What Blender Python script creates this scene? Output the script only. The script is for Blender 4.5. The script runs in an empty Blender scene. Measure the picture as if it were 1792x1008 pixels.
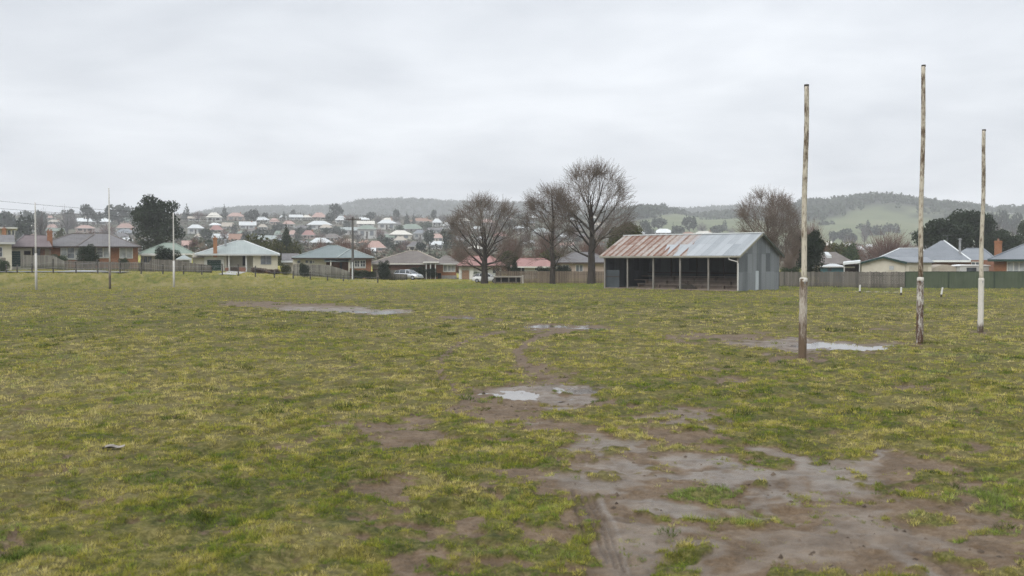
import bpy, math, random
import numpy as np
from mathutils import Vector, Matrix

R = math.radians
scene = bpy.context.scene
COL = scene.collection
rng = np.random.default_rng(7)
random.seed(11)

# ------------------------------------------------------------------ camera
F = 1792 * 35 / 36.0
CAMH = 2.5
TILT = math.atan(49.0 / F)
HZ = 504 - 49.0
cd = bpy.data.cameras.new('camera')
cam = bpy.data.objects.new('camera', cd)
COL.objects.link(cam)
cam.location = (0, 0, CAMH)
cam.rotation_euler = (R(90) - TILT, 0, 0)
cd.lens = 35
cd.sensor_width = 36
cd.clip_end = 12000
cd.clip_start = 0.05
cd.dof.use_dof = True
cd.dof.focus_distance = 30
cd.dof.aperture_fstop = 2.0
scene.camera = cam

def at(px, py, D):
    """point at depth D (metres along +Y) in the direction of photo pixel px, py"""
    cx = (px - 896) / F
    cy = (504 - py) / F
    dy = math.cos(TILT) + cy * math.sin(TILT)
    dz = -math.sin(TILT) + cy * math.cos(TILT)
    k = D / dy
    return Vector((cx * k, D, CAMH + dz * k))

def px_of(x, y):
    return 896 + F * x / np.maximum(y, 0.01)

# ------------------------------------------------------------------ noise
def _h(ix, iy, seed):
    n = (ix * 374761393 + iy * 668265263 + seed * 1442695041) & 0xFFFFFFFF
    n = ((n ^ (n >> 13)) * 1274126177) & 0xFFFFFFFF
    n = (n ^ (n >> 16)) & 0xFFFFFFFF
    return n.astype(np.float64) / 4294967295.0

def vn(x, y, seed=0):
    x = np.asarray(x, dtype=np.float64); y = np.asarray(y, dtype=np.float64)
    ix = np.floor(x).astype(np.int64); iy = np.floor(y).astype(np.int64)
    fx = x - ix; fy = y - iy
    fx = fx * fx * fx * (fx * (fx * 6 - 15) + 10); fy = fy * fy * fy * (fy * (fy * 6 - 15) + 10)
    a = _h(ix, iy, seed); b = _h(ix + 1, iy, seed); c = _h(ix, iy + 1, seed); d = _h(ix + 1, iy + 1, seed)
    return (a + (b - a) * fx) * (1 - fy) + (c + (d - c) * fx) * fy

def fbm(x, y, seed=0, oct=3):
    s = 0; amp = 1; tot = 0
    for i in range(oct):
        cs, sn = math.cos(0.7 * i + .3), math.sin(0.7 * i + .3)
        s = s + amp * vn((x * cs - y * sn) * 2 ** i + 17.3 * i, (x * sn + y * cs) * 2 ** i - 9.1 * i, seed + i)
        tot += amp; amp *= .55
    return s / tot

def sstep(a, b, x):
    t = np.clip((x - a) / (b - a), 0, 1)
    return t * t * (3 - 2 * t)

# ------------------------------------------------------------------ terrain
def town(d):
    return np.interp(d, [0, 150, 300, 520, 850, 920, 1300, 3000], [0, 0, 3.6, 9.5, 38, 41, 30, 15])

def gz0(x, y):
    """broad terrain height"""
    x = np.asarray(x, dtype=np.float64); y = np.asarray(y, dtype=np.float64)
    px = px_of(x, np.maximum(y, 5.0))
    bank = np.interp(px, [-400, 150, 300, 400, 480, 560, 690], [1.12, 1.1, 1.0, .85, .6, .35, 0])
    wig = (vn(px / 60.0, y * 0 + 2, 5) - .5) * 3
    rise = sstep(91 + wig, 101 + wig * .5, y)
    bump = (fbm(x / 3.0, y / 2.0, 41, 2) - .5) * .25 * rise * (1 - sstep(100, 103, y))
    slope = np.clip(y - 101, 0, 70) * .017 * np.clip(bank / 1.1 + .1, 0, 1)
    fac = np.interp(px, [-2000, 1000, 1250, 1400, 4000], [1, 1, .62, .42, .42])
    return (bank * (rise + bump) + slope * (y > 101)) * (y > 40) + town(y) * fac * (y > 0)

def depth_for(px, py):
    """depth at which the terrain is seen at pixel px, py"""
    prev = None
    for d in np.arange(92, 940, 2.0):
        x = (px - 896) / F * d
        z = float(gz0(x, d))
        yy = HZ + (CAMH - z) * F / d
        if yy <= py:
            return d
    return 900.0

# worn ground: ellipses given where they lie (cx, cy, rx, ry, strength) on the photo's ground
MUD = [(1250,850,270,46,1),(1100,925,130,80,1),(1400,930,270,70,1),(1570,1000,270,70,1),(1020,990,150,40,.95),
 (740,965,150,22,.7),(1200,808,230,18,.8),(965,850,110,34,.8),(800,872,140,20,.55),(720,835,70,16,.55),(640,985,60,14,.6),
 (680,757,120,20,.95),(500,772,120,13,.5),(620,738,90,10,.6),(860,702,75,24,.85),(975,686,90,15,1),(905,735,55,22,.95),(1020,770,70,18,.95),(960,752,60,16,.85),(1005,802,60,16,.95),(948,662,55,12,.8),(930,640,40,10,.7),
 (1185,730,90,16,.68),(1230,762,110,16,.6),(1090,790,90,14,.72),(1060,715,60,8,.5),
 (450,532,70,5,.85),(560,539,90,7,1),(660,546,75,6,1),(800,556,40,5,.7),(850,560,30,4,.5),(990,572,85,6,.85),(960,577,70,4,.6),
 (1280,594,110,9,.75),(1190,588,70,6,.55),(1420,605,150,13,1),(1370,632,45,6,.9),(1530,607,60,10,.7),
 (1240,656,60,7,.5),(1590,673,60,4,.6),(1240,600,60,6,.4),(1600,835,150,26,.7),(1560,812,60,8,.9),(1540,870,160,26,.8),
 (1720,950,90,40,.7),(1690,880,90,24,.6),(1620,905,100,30,.8),(420,780,40,8,.4),(1000,700,40,10,.7),(800,690,50,14,.5),(770,630,30,18,.4),(950,655,50,10,.6),(985,675,40,8,.7),
 (640,905,50,10,.5),(90,795,30,6,.5),(20,965,30,10,.7),(1510,575,150,5,.35),(1330,585,90,6,.5),(1404,627,30,5,.9),(1609,602,24,4,.8),(1716,582,20,3,.75),(590,650,30,4,.3)]
TURF = [(1262,893,115,22,.85),(1185,878,36,9,.8),(885,925,120,28,.9),(1620,852,70,11,.8),(1500,890,50,6,.5),(1750,915,70,26,.7),(1700,845,60,10,.8),(1330,770,60,14,.7),(1140,775,40,10,.7),(1080,750,60,12,.7),(800,900,90,22,.8)]
WTRACK = [([(1495,922),(1535,946),(1582,973),(1660,1018)],9),([(1290,822),(1340,842),(1400,880)],7),([(1046,868),(1066,900),(1090,950),(1100,990)],6)]
LUSH = [(225,692,50,9,1),(110,640,130,22,.7),(600,762,60,22,1),(650,785,70,18,.9),(880,915,150,40,.9),(1260,885,120,24,1),(1180,880,40,12,1),
 (80,565,120,12,.7),(1660,635,200,45,.7),(1770,760,80,110,.6),(1790,880,100,60,1),(1760,930,90,26,1),(60,975,130,40,.8),(880,940,90,22,1),(700,880,120,22,.6),
 (560,605,150,10,.5),(950,605,90,12,.4),(330,800,180,22,.15),(1560,540,260,18,.45),(1120,502,500,7,.9),(1480,505,300,6,.9),(150,520,300,8,.35),(420,900,200,20,.1),(790,905,90,24,.8),(1680,850,80,14,.9),(1550,850,70,10,.8),(900,620,60,16,.35),(1500,890,60,8,.8),(640,930,150,16,.6),(60,880,110,16,.2),(420,955,170,14,.25),(820,965,120,14,.7),(990,890,60,8,.8)]
PUD = [(1450,604,70,5.5,1),(1512,608,42,4.2,1),(905,691,40,8,1),(1003,685,48,8,1),(665,546,55,1.7,1),(812,556.5,22,2.6,1),(965,571,42,2.6,1),(1052,574,20,1.8,1),(1375,632,26,3,1),(1590,673,18,1.8,1)]
WET = [(1290,830,190,28,1),(1090,960,90,60,.5),(1180,985,120,40,.6),(1440,830,120,26,.8),(1050,835,70,34,.7),(1420,604,140,10,.6),(980,686,110,14,.7),(600,542,150,6,.7),(1560,960,150,60,.5),(1480,985,180,40,.4),(1010,770,50,12,.6),(1090,785,80,8,.8),(1200,735,90,12,.4),(1540,812,50,6,.8),(1420,875,90,14,.6)]
# tyre tracks: polylines on the photo's ground with half widths in pixels
TRACKS = [([(1010,574),(950,588),(915,602),(906,622),(925,646),(965,664),(1010,690)],11,1.25),
          ([(880,580),(815,597),(775,625),(770,655),(800,685),(850,710)],10,.85),
          ([(960,600),(946,620),(960,645),(1000,668)],5,.4)]
RUTS = [([(1008,845),(1022,880),(1042,930),(1062,975)],3.5),([(1020,850),(1040,890),(1060,935),(1078,985)],3.5),
        ([(1000,850),(1008,890),(1020,930),(1030,955)],3),([(1030,850),(1052,895),(1076,945),(1092,990)],3),
        ([(1600,950),(1640,975),(1690,1010)],5),([(1300,838),(1330,850),(1350,868)],4)]

def ell(px, py, L):
    m = np.zeros_like(px)
    for cx, cy, rx, ry, s in L:
        q = ((px - cx) / rx) ** 2 + ((py - cy) / ry) ** 2
        m = np.maximum(m, s * np.clip(1.45 - q * .95, 0, 1))
    return m

def pline(px, py, pts, hw, ysc):
    best = np.full(px.shape, 1e9)
    for (x0, y0), (x1, y1) in zip(pts[:-1], pts[1:]):
        ex, ey = x1 - x0, (y1 - y0) * ysc
        qx, qy = px - x0, (py - y0) * ysc
        t = np.clip((qx * ex + qy * ey) / (ex * ex + ey * ey), 0, 1)
        best = np.minimum(best, np.hypot(qx - t * ex, qy - t * ey))
    return np.clip(1.3 - best / hw, 0, 1)

def fields(x, y):
    """mud, wet, lush, dry, pud, rut of the ground at x, y (arrays)"""
    x = np.asarray(x, dtype=np.float64); y = np.asarray(y, dtype=np.float64)
    d = np.maximum(y, 3.0)
    px0 = px_of(x, d); py0 = HZ + CAMH * F / d
    sc = 60.0 / np.clip(d / 8.0, 1, 30)
    n1 = fbm(x / 1.1, y / 1.1, 3, 4) - .5
    n2 = fbm(x / .9 + 50, y / .9, 9, 4) - .5
    px = px0 + n1 * 1.6 * F / d * 1.0
    py = py0 + n2 * 1.1 * (py0 - HZ) * F / d / F * 4.2
    n3 = fbm(x / .45, y / .45, 21, 4)
    m = ell(px, py, MUD)
    vis = (y > 4) & (np.abs(x) < y * .75 + 2)
    m = m * vis * (1 - .85 * ell(px, py, TURF))
    # beyond the frame: random worn patches
    for tr, hw, s in TRACKS:
        m = np.maximum(m, s * pline(px0 + n1 * 18, py0 + n2 * 4, tr, hw, 2.2) * (0.55 + .6 * n3))
    spots = sstep(.58, .72, fbm(x / 1.6 + 7, y / 1.6, 33, 4)) * .62 * (y < 80)
    mm = m * 1.0 + spots * .35
    n4 = fbm(x / .13, y / .13, 27, 2)
    mud = sstep(.43, .70, mm * 1.1 - (n3 - .5) * 1.1 - (n4 - .5) * .6)
    lush_raw = ell(px, py, LUSH) * vis
    big = fbm(x / 6.0, y / 9.0, 52, 3)
    med = fbm(x / 1.3, y / 1.6, 57, 4)
    fine = fbm(x / .35, y / .35, 63, 3)
    tuf = sstep(.60, .76, fbm(x / .42 + 11, y / .42, 67, 2) * .75 + .25 * big)
    lush = np.clip(sstep(.50, .95, lush_raw * .72 + (med - .50) * .6 + (fine - .5) * 1.2) * .85 + tuf * .25, 0, 1)
    dry = np.clip(.58 + (big - .5) * .75 + (med - .5) * .7 + (fine - .5) * 1.7, 0, 1)
    pud = np.clip(ell(px0 + n1 * 50, py0 + n2 * 16 * np.clip(py0 - HZ, 0, 300) / 220, PUD) * (.0 + 1.75 * n3) - (n4 - .5) * .85, 0, 1) * vis
    wet = np.clip(ell(px, py, WET) * vis * (.6 + .9 * (1 - n3)), 0, 1) * mud
    for tr, hw in WTRACK:
        wet = np.maximum(wet, pline(px0 + n1 * 14, py0 + n2 * 10, tr, hw, 1.0) * vis * mud * (.4 + .9 * n3))
    rut = np.zeros_like(x)
    for tr, hw in RUTS:
        rut = np.maximum(rut, pline(px0 + n1 * 14 + n2 * 8, py0 + n1 * 12, tr, hw * 1.35, 1.0) * vis)
    rut = np.maximum(rut, ell(px, py, [(1088,932,34,16,.9),(1112,1000,34,12,.8),(1040,905,30,22,.55),(1260,835,50,8,.45),(1340,985,60,12,.4)]) * vis)
    rut = rut * np.clip(.1 + 1.9 * (n3 - .22), 0, 1)
    mud = np.maximum(mud, sstep(.1, .4, pud))
    mud = np.maximum(mud, sstep(.4, .9, rut) * .8)
    far = sstep(85, 96, y)
    return mud * (1 - far), wet * (1 - far), lush, dry, pud * (1 - far), rut

def gz(x, y, fl=None):
    """terrain plus the lumps, divots, ruts and hollows of the oval"""
    x = np.asarray(x, dtype=np.float64); y = np.asarray(y, dtype=np.float64)
    if fl is None:
        fl = fields(x, y)
    mud, wet, lush, dry, pud, rut = fl
    b = gz0(x, y)
    a1 = (fbm(x / 9, y / 9, 71, 2) - .5) * .16
    t1 = fbm(x / .9, y / .9, 75, 3) - .5
    t2 = fbm(x / .28, y / .28, 79, 3) - .5
    t3 = vn(x / .11, y / .11, 83) - .5
    div = sstep(.66, .80, vn(x / .55 + 3, y / .55, 91)) * .05
    pz = 1 - .5 * sstep(0, .4, pud)
    lump = t1 * .06 + np.maximum(t2, -.14) * .095 + t3 * .024 - div - .03 * mud * sstep(.62, .74, vn(x / .17 + 5, y / .17, 97))
    lump = lump * (1 - .5 * mud) + (1 - mud) * .028
    h = (a1 * .5 + lump) * pz - .055 * sstep(.12, .7, pud) - .02 * sstep(.2, .9, rut)
    near = 1 - sstep(140, 175, np.hypot(x, y))
    return b + h * near

# ------------------------------------------------------------------ object helpers
def link(o, parent=None):
    COL.objects.link(o)
    if parent is not None:
        o.parent = parent
    return o

def raw_mesh(name, v, f, mat=None, smooth=False):
    me = bpy.data.meshes.new(name)
    me.from_pydata([tuple(p) for p in v], [], f)
    if smooth:
        me.polygons.foreach_set('use_smooth', [True] * len(me.polygons))
    if mat is not None:
        me.materials.append(mat)
    return me

def np_mesh(name, V, Fc, mat=None, smooth=False):
    """V (n,3) array, Fc (m,k) int array of equal sided faces"""
    me = bpy.data.meshes.new(name)
    n, k = Fc.shape
    me.vertices.add(len(V)); me.vertices.foreach_set('co', np.ascontiguousarray(V, dtype=np.float32).ravel())
    me.loops.add(n * k); me.loops.foreach_set('vertex_index', np.ascontiguousarray(Fc, dtype=np.int32).ravel())
    me.polygons.add(n)
    me.polygons.foreach_set('loop_start', np.arange(n, dtype=np.int32) * k)
    me.polygons.foreach_set('use_smooth', np.full(n, smooth))
    me.update(calc_edges=True)
    if mat is not None:
        me.materials.append(mat)
    return me

def fattr(me, name, arr):
    a = me.attributes.new(name, 'FLOAT', 'POINT')
    a.data.foreach_set('value', np.ascontiguousarray(arr, dtype=np.float32))

def tag(o, label=None, cat=None, group=None, kind=None):
    if label: o['label'] = label
    if cat: o['category'] = cat
    if group: o['group'] = group
    if kind: o['kind'] = kind
    return o

def thing(name, label, cat, loc=(0, 0, 0), rz=0, group=None):
    o = bpy.data.objects.new(name, None)
    o.empty_display_size = .3
    COL.objects.link(o)
    o.location = loc
    o.rotation_euler = (0, 0, rz)
    return tag(o, label, cat, group)

class MB:
    def __init__(self):
        self.v = []; self.f = []
    def add(self, v, f):
        n = len(self.v)
        self.v += [tuple(p) for p in v]
        self.f += [tuple(i + n for i in q) for q in f]
    def box(self, x0, y0, z0, x1, y1, z1):
        v = [(x0,y0,z0),(x1,y0,z0),(x1,y1,z0),(x0,y1,z0),(x0,y0,z1),(x1,y0,z1),(x1,y1,z1),(x0,y1,z1)]
        self.add(v, [(0,3,2,1),(4,5,6,7),(0,1,5,4),(1,2,6,5),(2,3,7,6),(3,0,4,7)])
    def prism(self, poly, y0, y1):
        """x,z polygon (counter clockwise seen from -y) extruded from y0 to y1"""
        n = len(poly)
        v = [(p[0], y0, p[1]) for p in poly] + [(p[0], y1, p[1]) for p in poly]
        self.add(v, [tuple(range(n)), tuple(range(2 * n - 1, n - 1, -1))] + [(i, i + n, (i + 1) % n + n, (i + 1) % n) for i in range(n)])
    def bar(self, a, b, w, h=None):
        a = Vector(a); b = Vector(b); h = w if h is None else h
        d = (b - a).normalized()
        up = Vector((0, 0, 1)) if abs(d.z) < .95 else Vector((0, 1, 0))
        s = d.cross(up).normalized() * (w / 2); u = s.cross(d).normalized() * (h / 2)
        v = [a - s - u, a + s - u, a + s + u, a - s + u, b - s - u, b + s - u, b + s + u, b - s + u]
        self.add(v, [(0,1,2,3),(7,6,5,4),(0,4,5,1),(1,5,6,2),(2,6,7,3),(3,7,4,0)])
    def tube(self, pts, rad, n=8, cap=True):
        pts = [Vector(p) for p in pts]
        if not hasattr(rad, '__len__'):
            rad = [rad] * len(pts)
        rings = []
        for i, p in enumerate(pts):
            d = (pts[min(i + 1, len(pts) - 1)] - pts[max(i - 1, 0)]).normalized()
            up = Vector((0, 0, 1)) if abs(d.z) < .9 else Vector((0, 1, 0))
            s = d.cross(up).normalized(); u = s.cross(d).normalized()
            rings.append([p + (s * math.cos(2 * math.pi * k / n) + u * math.sin(2 * math.pi * k / n)) * rad[i] for k in range(n)])
        v = [q for r in rings for q in r]
        f = []
        for i in range(len(pts) - 1):
            for k in range(n):
                f.append((i * n + k, i * n + (k + 1) % n, (i + 1) * n + (k + 1) % n, (i + 1) * n + k))
        if cap:
            f.append(tuple(range(n - 1, -1, -1))); f.append(tuple((len(pts) - 1) * n + k for k in range(n)))
        self.add(v, f)
    def lathe(self, prof, c=(0, 0, 0), n=16):
        v = []; f = []
        for r, z in prof:
            for k in range(n):
                a = 2 * math.pi * k / n
                v.append((c[0] + r * math.cos(a), c[1] + r * math.sin(a), c[2] + z))
        m = len(prof)
        for i in range(m - 1):
            for k in range(n):
                f.append((i * n + k, i * n + (k + 1) % n, (i + 1) * n + (k + 1) % n, (i + 1) * n + k))
        f.append(tuple(range(n - 1, -1, -1))); f.append(tuple((m - 1) * n + k for k in range(n)))
        self.add(v, f)
    def build(self, name, mat, parent=None, smooth=False, bevel=0):
        me = raw_mesh(name, self.v, self.f, mat, smooth)
        o = link(bpy.data.objects.new(name, me), parent)
        if bevel:
            b = o.modifiers.new('bevel', 'BEVEL'); b.width = bevel; b.segments = 2; b.limit_method = 'ANGLE'
        return o

# ------------------------------------------------------------------ materials
class NT:
    def __init__(self, name):
        self.m = bpy.data.materials.new(name); self.m.use_nodes = True
        self.t = self.m.node_tree; self.n = self.t.nodes; self.n.clear()
        self.out = self.n.new('ShaderNodeOutputMaterial')
        self.b = self.n.new('ShaderNodeBsdfPrincipled')
        self.t.links.new(self.b.outputs[0], self.out.inputs[0])
        self._tc = None
    def L(self, a, b): self.t.links.new(a, b)
    def obj(self):
        if self._tc is None: self._tc = self.n.new('ShaderNodeTexCoord')
        return self._tc.outputs['Object']
    def mapped(self, scale=(1,1,1), loc=(0,0,0), rot=(0,0,0), src=None):
        mp = self.n.new('ShaderNodeMapping')
        mp.inputs['Scale'].default_value = scale; mp.inputs['Location'].default_value = loc; mp.inputs['Rotation'].default_value = rot
        self.L(src or self.obj(), mp.inputs[0]); return mp.outputs[0]
    def noise(self, scale, detail=4, rough=.55, vec=None, dist=0):
        t = self.n.new('ShaderNodeTexNoise'); t.inputs['Scale'].default_value = scale; t.inputs['Detail'].default_value = detail
        t.inputs['Roughness'].default_value = rough; t.inputs['Distortion'].default_value = dist
        self.L(vec or self.obj(), t.inputs['Vector']); return t.outputs['Fac']
    def ramp(self, fac, stops):
        r = self.n.new('ShaderNodeValToRGB'); e = r.color_ramp.elements
        while len(e) < len(stops): e.new(.5)
        for q, (p, c) in zip(e, stops):
            q.position = p; q.color = (*c, 1) if len(c) == 3 else c
        self.L(fac, r.inputs[0]); return r.outputs[0]
    def mix(self, fac, a, b, mode='MIX'):
        m = self.n.new('ShaderNodeMix'); m.data_type = 'RGBA'; m.blend_type = mode
        for s, v in ((m.inputs[0], fac), (m.inputs[6], a), (m.inputs[7], b)):
            if isinstance(v, (int, float)): s.default_value = v
            elif isinstance(v, tuple): s.default_value = (*v, 1)
            else: self.L(v, s)
        return m.outputs[2]
    def math(self, op, a, b=0.0, c=0.0, clamp=False):
        m = self.n.new('ShaderNodeMath'); m.operation = op; m.use_clamp = clamp
        for s, v in zip(m.inputs, (a, b, c)):
            if isinstance(v, (int, float)): s.default_value = v
            else: self.L(v, s)
        return m.outputs[0]
    def sep(self, src=None):
        s = self.n.new('ShaderNodeSeparateXYZ'); self.L(src or self.obj(), s.inputs[0]); return s.outputs
    def attr(self, name):
        a = self.n.new('ShaderNodeAttribute'); a.attribute_name = name; return a.outputs['Fac']
    def white(self, v):
        w = self.n.new('ShaderNodeTexWhiteNoise'); w.noise_dimensions = '1D'; self.L(v, w.inputs['W']); return w.outputs['Value']
    def island(self):
        g = self.n.new('ShaderNodeNewGeometry'); return g.outputs['Random Per Island']
    def rnd(self):
        g = self.n.new('ShaderNodeObjectInfo'); return g.outputs['Random']
    def bump(self, h, strength=.3, dist=.02):
        b = self.n.new('ShaderNodeBump'); b.inputs['Strength'].default_value = strength; b.inputs['Distance'].default_value = dist
        self.L(h, b.inputs['Height']); self.L(b.outputs[0], self.b.inputs['Normal'])
    def fin(self, col=None, rough=.8, metal=0, spec=.3):
        if col is not None:
            if isinstance(col, tuple): self.b.inputs['Base Color'].default_value = (*col, 1)
            else: self.L(col, self.b.inputs['Base Color'])
        if isinstance(rough, (int, float)): self.b.inputs['Roughness'].default_value = rough
        else: self.L(rough, self.b.inputs['Roughness'])
        self.b.inputs['Metallic'].default_value = metal
        self.b.inputs['Specular IOR Level'].default_value = spec
        return self.m

def surf(name, c1, c2, scale=2.0, rough=.8, stretch=(1,1,1), bump=0, spec=.3, metal=0):
    t = NT(name); v = t.mapped(stretch)
    n = t.noise(scale, 5, .6, v); n2 = t.noise(scale * 9, 3, .6, v)
    f = t.math('ADD', t.math('MULTIPLY', n, .75), t.math('MULTIPLY', n2, .25))
    c = t.ramp(f, [(.34, c1), (.66, c2)])
    if bump: t.bump(n2, bump, .01)
    return t.fin(c, rough, metal, spec)

def brick(name, c1, c2, mortar):
    t = NT(name)
    s = t.sep(); cmb = t.n.new('ShaderNodeCombineXYZ')
    t.L(t.math('ADD', s[0], s[1]), cmb.inputs[0]); t.L(s[2], cmb.inputs[1])
    b = t.n.new('ShaderNodeTexBrick'); b.inputs['Scale'].default_value = 1; b.inputs['Brick Width'].default_value = .24
    b.inputs['Row Height'].default_value = .086; b.inputs['Mortar Size'].default_value = .008
    b.inputs['Color1'].default_value = (*c1, 1); b.inputs['Color2'].default_value = (*c2, 1); b.inputs['Mortar'].default_value = (*mortar, 1)
    t.L(cmb.outputs[0], b.inputs['Vector'])
    c = t.mix(.55, b.outputs['Color'], t.ramp(t.noise(1.3, 5), [(.3, (.5,.5,.5)), (.7, (1,1,1))]), 'MULTIPLY')
    return t.fin(c, .9)

def boards(name, c, c2, step=.17):
    t = NT(name); s = t.sep()
    fr = t.math('FRACT', t.math('DIVIDE', s[2], step))
    line = t.math('LESS_THAN', fr, .09)
    n = t.noise(1.1, 5)
    col = t.ramp(n, [(.3, c2), (.65, c)])
    col = t.mix(t.math('MULTIPLY', line, .4), col, tuple(q * .35 for q in c2))
    t.bump(fr, .4, .015)
    return t.fin(col, .6)

def tiles(name, c1, c2, step=.32, rough=.75, lichen=None):
    """tiled or sheeted roof: courses across the slope"""
    t = NT(name); s = t.sep()
    w = t.white(t.math('FLOOR', t.math('DIVIDE', s[0], .9)))
    n = t.noise(.9, 6, .65); n2 = t.noise(7, 3)
    f = t.math('ADD', t.math('ADD', t.math('MULTIPLY', n, .62), t.math('MULTIPLY', n2, .26)), t.math('MULTIPLY', w, .12))
    col = t.ramp(f, [(.33, c1), (.66, c2)])
    if lichen: col = t.mix(t.ramp(t.noise(2.2, 5, .7), [(.52, (0,0,0)), (.68, (.6,.6,.6))]), col, lichen)
    fr = t.math('FRACT', t.math('DIVIDE', s[2], step * .4))
    fx = t.math('SINE', t.math('MULTIPLY', s[0], 6.283 / .2))
    t.bump(t.math('ADD', fr, t.math('MULTIPLY', fx, .4)), .35, .03)
    return t.fin(col, rough, 0, .35)

def palings(name, c1, c2, step=.105):
    t = NT(name); s = t.sep(); u = t.math('ADD', s[0], s[1])
    w = t.white(t.math('FLOOR', t.math('DIVIDE', u, step)))
    n = t.noise(2.0, 5, .6, t.mapped((3, 3, .5)))
    n0 = t.noise(.25, 3)
    f = t.math('ADD', t.math('ADD', t.math('MULTIPLY', w, .4), t.math('MULTIPLY', n, .4)), t.math('MULTIPLY', n0, .25))
    col = t.ramp(f, [(.25, c1), (.8, c2)])
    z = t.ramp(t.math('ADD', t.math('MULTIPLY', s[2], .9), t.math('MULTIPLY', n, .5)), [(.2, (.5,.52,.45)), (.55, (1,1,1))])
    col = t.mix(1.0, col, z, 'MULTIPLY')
    return t.fin(col, .92)

def leafmat(name, dark, light, tip=None):
    t = NT(name)
    i = t.island(); n = t.noise(1.6, 3); r = t.rnd()
    f = t.math('ADD', t.math('ADD', t.math('MULTIPLY', i, .5), t.math('MULTIPLY', n, .55)), t.math('MULTIPLY', t.math('SUBTRACT', r, .5), .18))
    col = t.ramp(f, [(.25, dark), (.75, light)] + ([(.93, tip)] if tip else []))
    m = t.fin(col, .65, 0, .25)
    tr = t.n.new('ShaderNodeBsdfTranslucent'); t.L(col, tr.inputs[0])
    mx = t.n.new('ShaderNodeMixShader'); mx.inputs[0].default_value = .22
    t.L(t.b.outputs[0], mx.inputs[1]); t.L(tr.outputs[0], mx.inputs[2]); t.L(mx.outputs[0], t.out.inputs[0])
    return m

def glass(name, c=(.05,.06,.07), rough=.08):
    t = NT(name)
    n = t.noise(1.5, 3)
    return t.fin(t.ramp(n, [(.35, tuple(q * .7 for q in c)), (.65, tuple(min(1, q * 1.4) for q in c))]), rough, 0, .6)

M = {}
M['white'] = surf('white_paint', (.5,.5,.47), (.66,.66,.63), 1.5, .6)
M['cream'] = boards('cream_weatherboard', (.62,.585,.48), (.54,.505,.41))
M['cream_plain'] = surf('cream_render', (.46,.43,.36), (.56,.53,.45), 1.2, .8)
M['greywhite'] = surf('grey_white_paint', (.40,.41,.40), (.5,.5,.48), 1.2, .7)
M['tan'] = surf('tan_render', (.30,.25,.19), (.38,.32,.25), 1.2, .85)
M['pinkwall'] = surf('pinkish_render', (.36,.29,.25), (.44,.36,.31), 1.2, .85)
M['brick'] = brick('red_brick', (.27,.105,.046), (.35,.148,.07), (.3,.22,.16))
M['brickdark'] = brick('brown_brick', (.20,.08,.05), (.26,.115,.07), (.24,.19,.15))
M['brickorange'] = brick('orange_brick', (.34,.14,.06), (.40,.18,.08), (.32,.25,.18))
M['stone'] = surf('grey_stone_base', (.22,.21,.2), (.34,.33,.31), 4, .9)
M['rgrey'] = tiles('grey_tile_roof', (.105,.10,.10), (.165,.16,.165), lichen=(.20,.19,.17))
M['rbrown'] = tiles('brown_grey_tile_roof', (.11,.095,.085), (.17,.15,.14), lichen=(.2,.19,.14))
M['rmauve'] = tiles('mauve_brown_tile_roof', (.115,.09,.092), (.17,.14,.14))
M['rgreen'] = tiles('pale_green_iron_roof', (.14,.18,.14), (.205,.25,.205), rough=.5)
M['rteal'] = tiles('teal_grey_iron_roof', (.12,.152,.15), (.172,.206,.204), rough=.5)
M['rpale'] = tiles('pale_grey_green_iron_roof', (.235,.27,.26), (.315,.35,.335), rough=.5)
M['rred'] = tiles('faded_red_iron_roof', (.235,.115,.10), (.33,.18,.16), rough=.6)
M['rblue'] = tiles('blue_grey_iron_roof', (.125,.14,.156), (.185,.202,.222), rough=.45)
M['rlight'] = surf('pale_iron_sheet', (.55,.58,.58), (.7,.73,.73), .8, .45)
M['rwhite'] = surf('white_iron_roof', (.44,.465,.465), (.58,.60,.60), .7, .5)
M['rcream'] = surf('cream_iron_roof', (.5,.48,.42), (.64,.62,.55), .7, .6)
M['rterra'] = surf('terracotta_tile_roof', (.22,.125,.085), (.30,.185,.135), 1.0, .8)
M['rpink'] = surf('pinkish_tile_roof', (.32,.21,.18), (.42,.295,.255), 1.0, .8)
M['rbeige'] = surf('beige_tile_roof', (.32,.28,.23), (.42,.38,.32), 1.0, .8)
M['dkgreen'] = surf('dark_green_paint', (.010,.030,.024), (.016,.045,.036), 1.2, .45)
M['black'] = surf('dark_opening', (.006,.006,.006), (.014,.014,.013), 1.2, .8)
M['dkbrown'] = surf('dark_brown_timber', (.035,.025,.018), (.06,.045,.034), 2, .85)
M['brownpanel'] = surf('brown_panel_door', (.22,.13,.08), (.29,.18,.115), 2, .7)
M['tealpaint'] = surf('teal_blue_sheet', (.03,.09,.11), (.05,.13,.15), 1, .6)
M['iron'] = surf('galvanised_pipe', (.20,.21,.22), (.3,.31,.32), 3, .45)
M['glass'] = glass('window_glass')
M['curtain'] = glass('curtained_window_glass', (.33,.35,.36), .12)
M['glassmid'] = glass('mid_grey_window_glass', (.12,.135,.15), .1)  # pane colour between the dark and the curtained glass
M['pal_grey'] = palings('grey_timber_palings', (.085,.08,.07), (.25,.24,.21))
M['pal_tan'] = palings('tan_timber_palings', (.15,.115,.085), (.31,.25,.19))
M['pal_dark'] = palings('dark_grey_timber_palings', (.06,.055,.048), (.185,.17,.145))
M['asphalt'] = surf('wet_asphalt', (.13,.135,.14), (.19,.195,.20), .7, .55)
M['concrete'] = surf('pale_concrete', (.3,.3,.29), (.42,.42,.4), .8, .75)
M['timber'] = surf('weathered_grey_timber', (.12,.105,.09), (.28,.255,.22), 3, .9, (1,1,1))
M['bark'] = surf('bark', (.022,.018,.015), (.060,.050,.041), 5, .95, (1,1,.3), .5)
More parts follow.
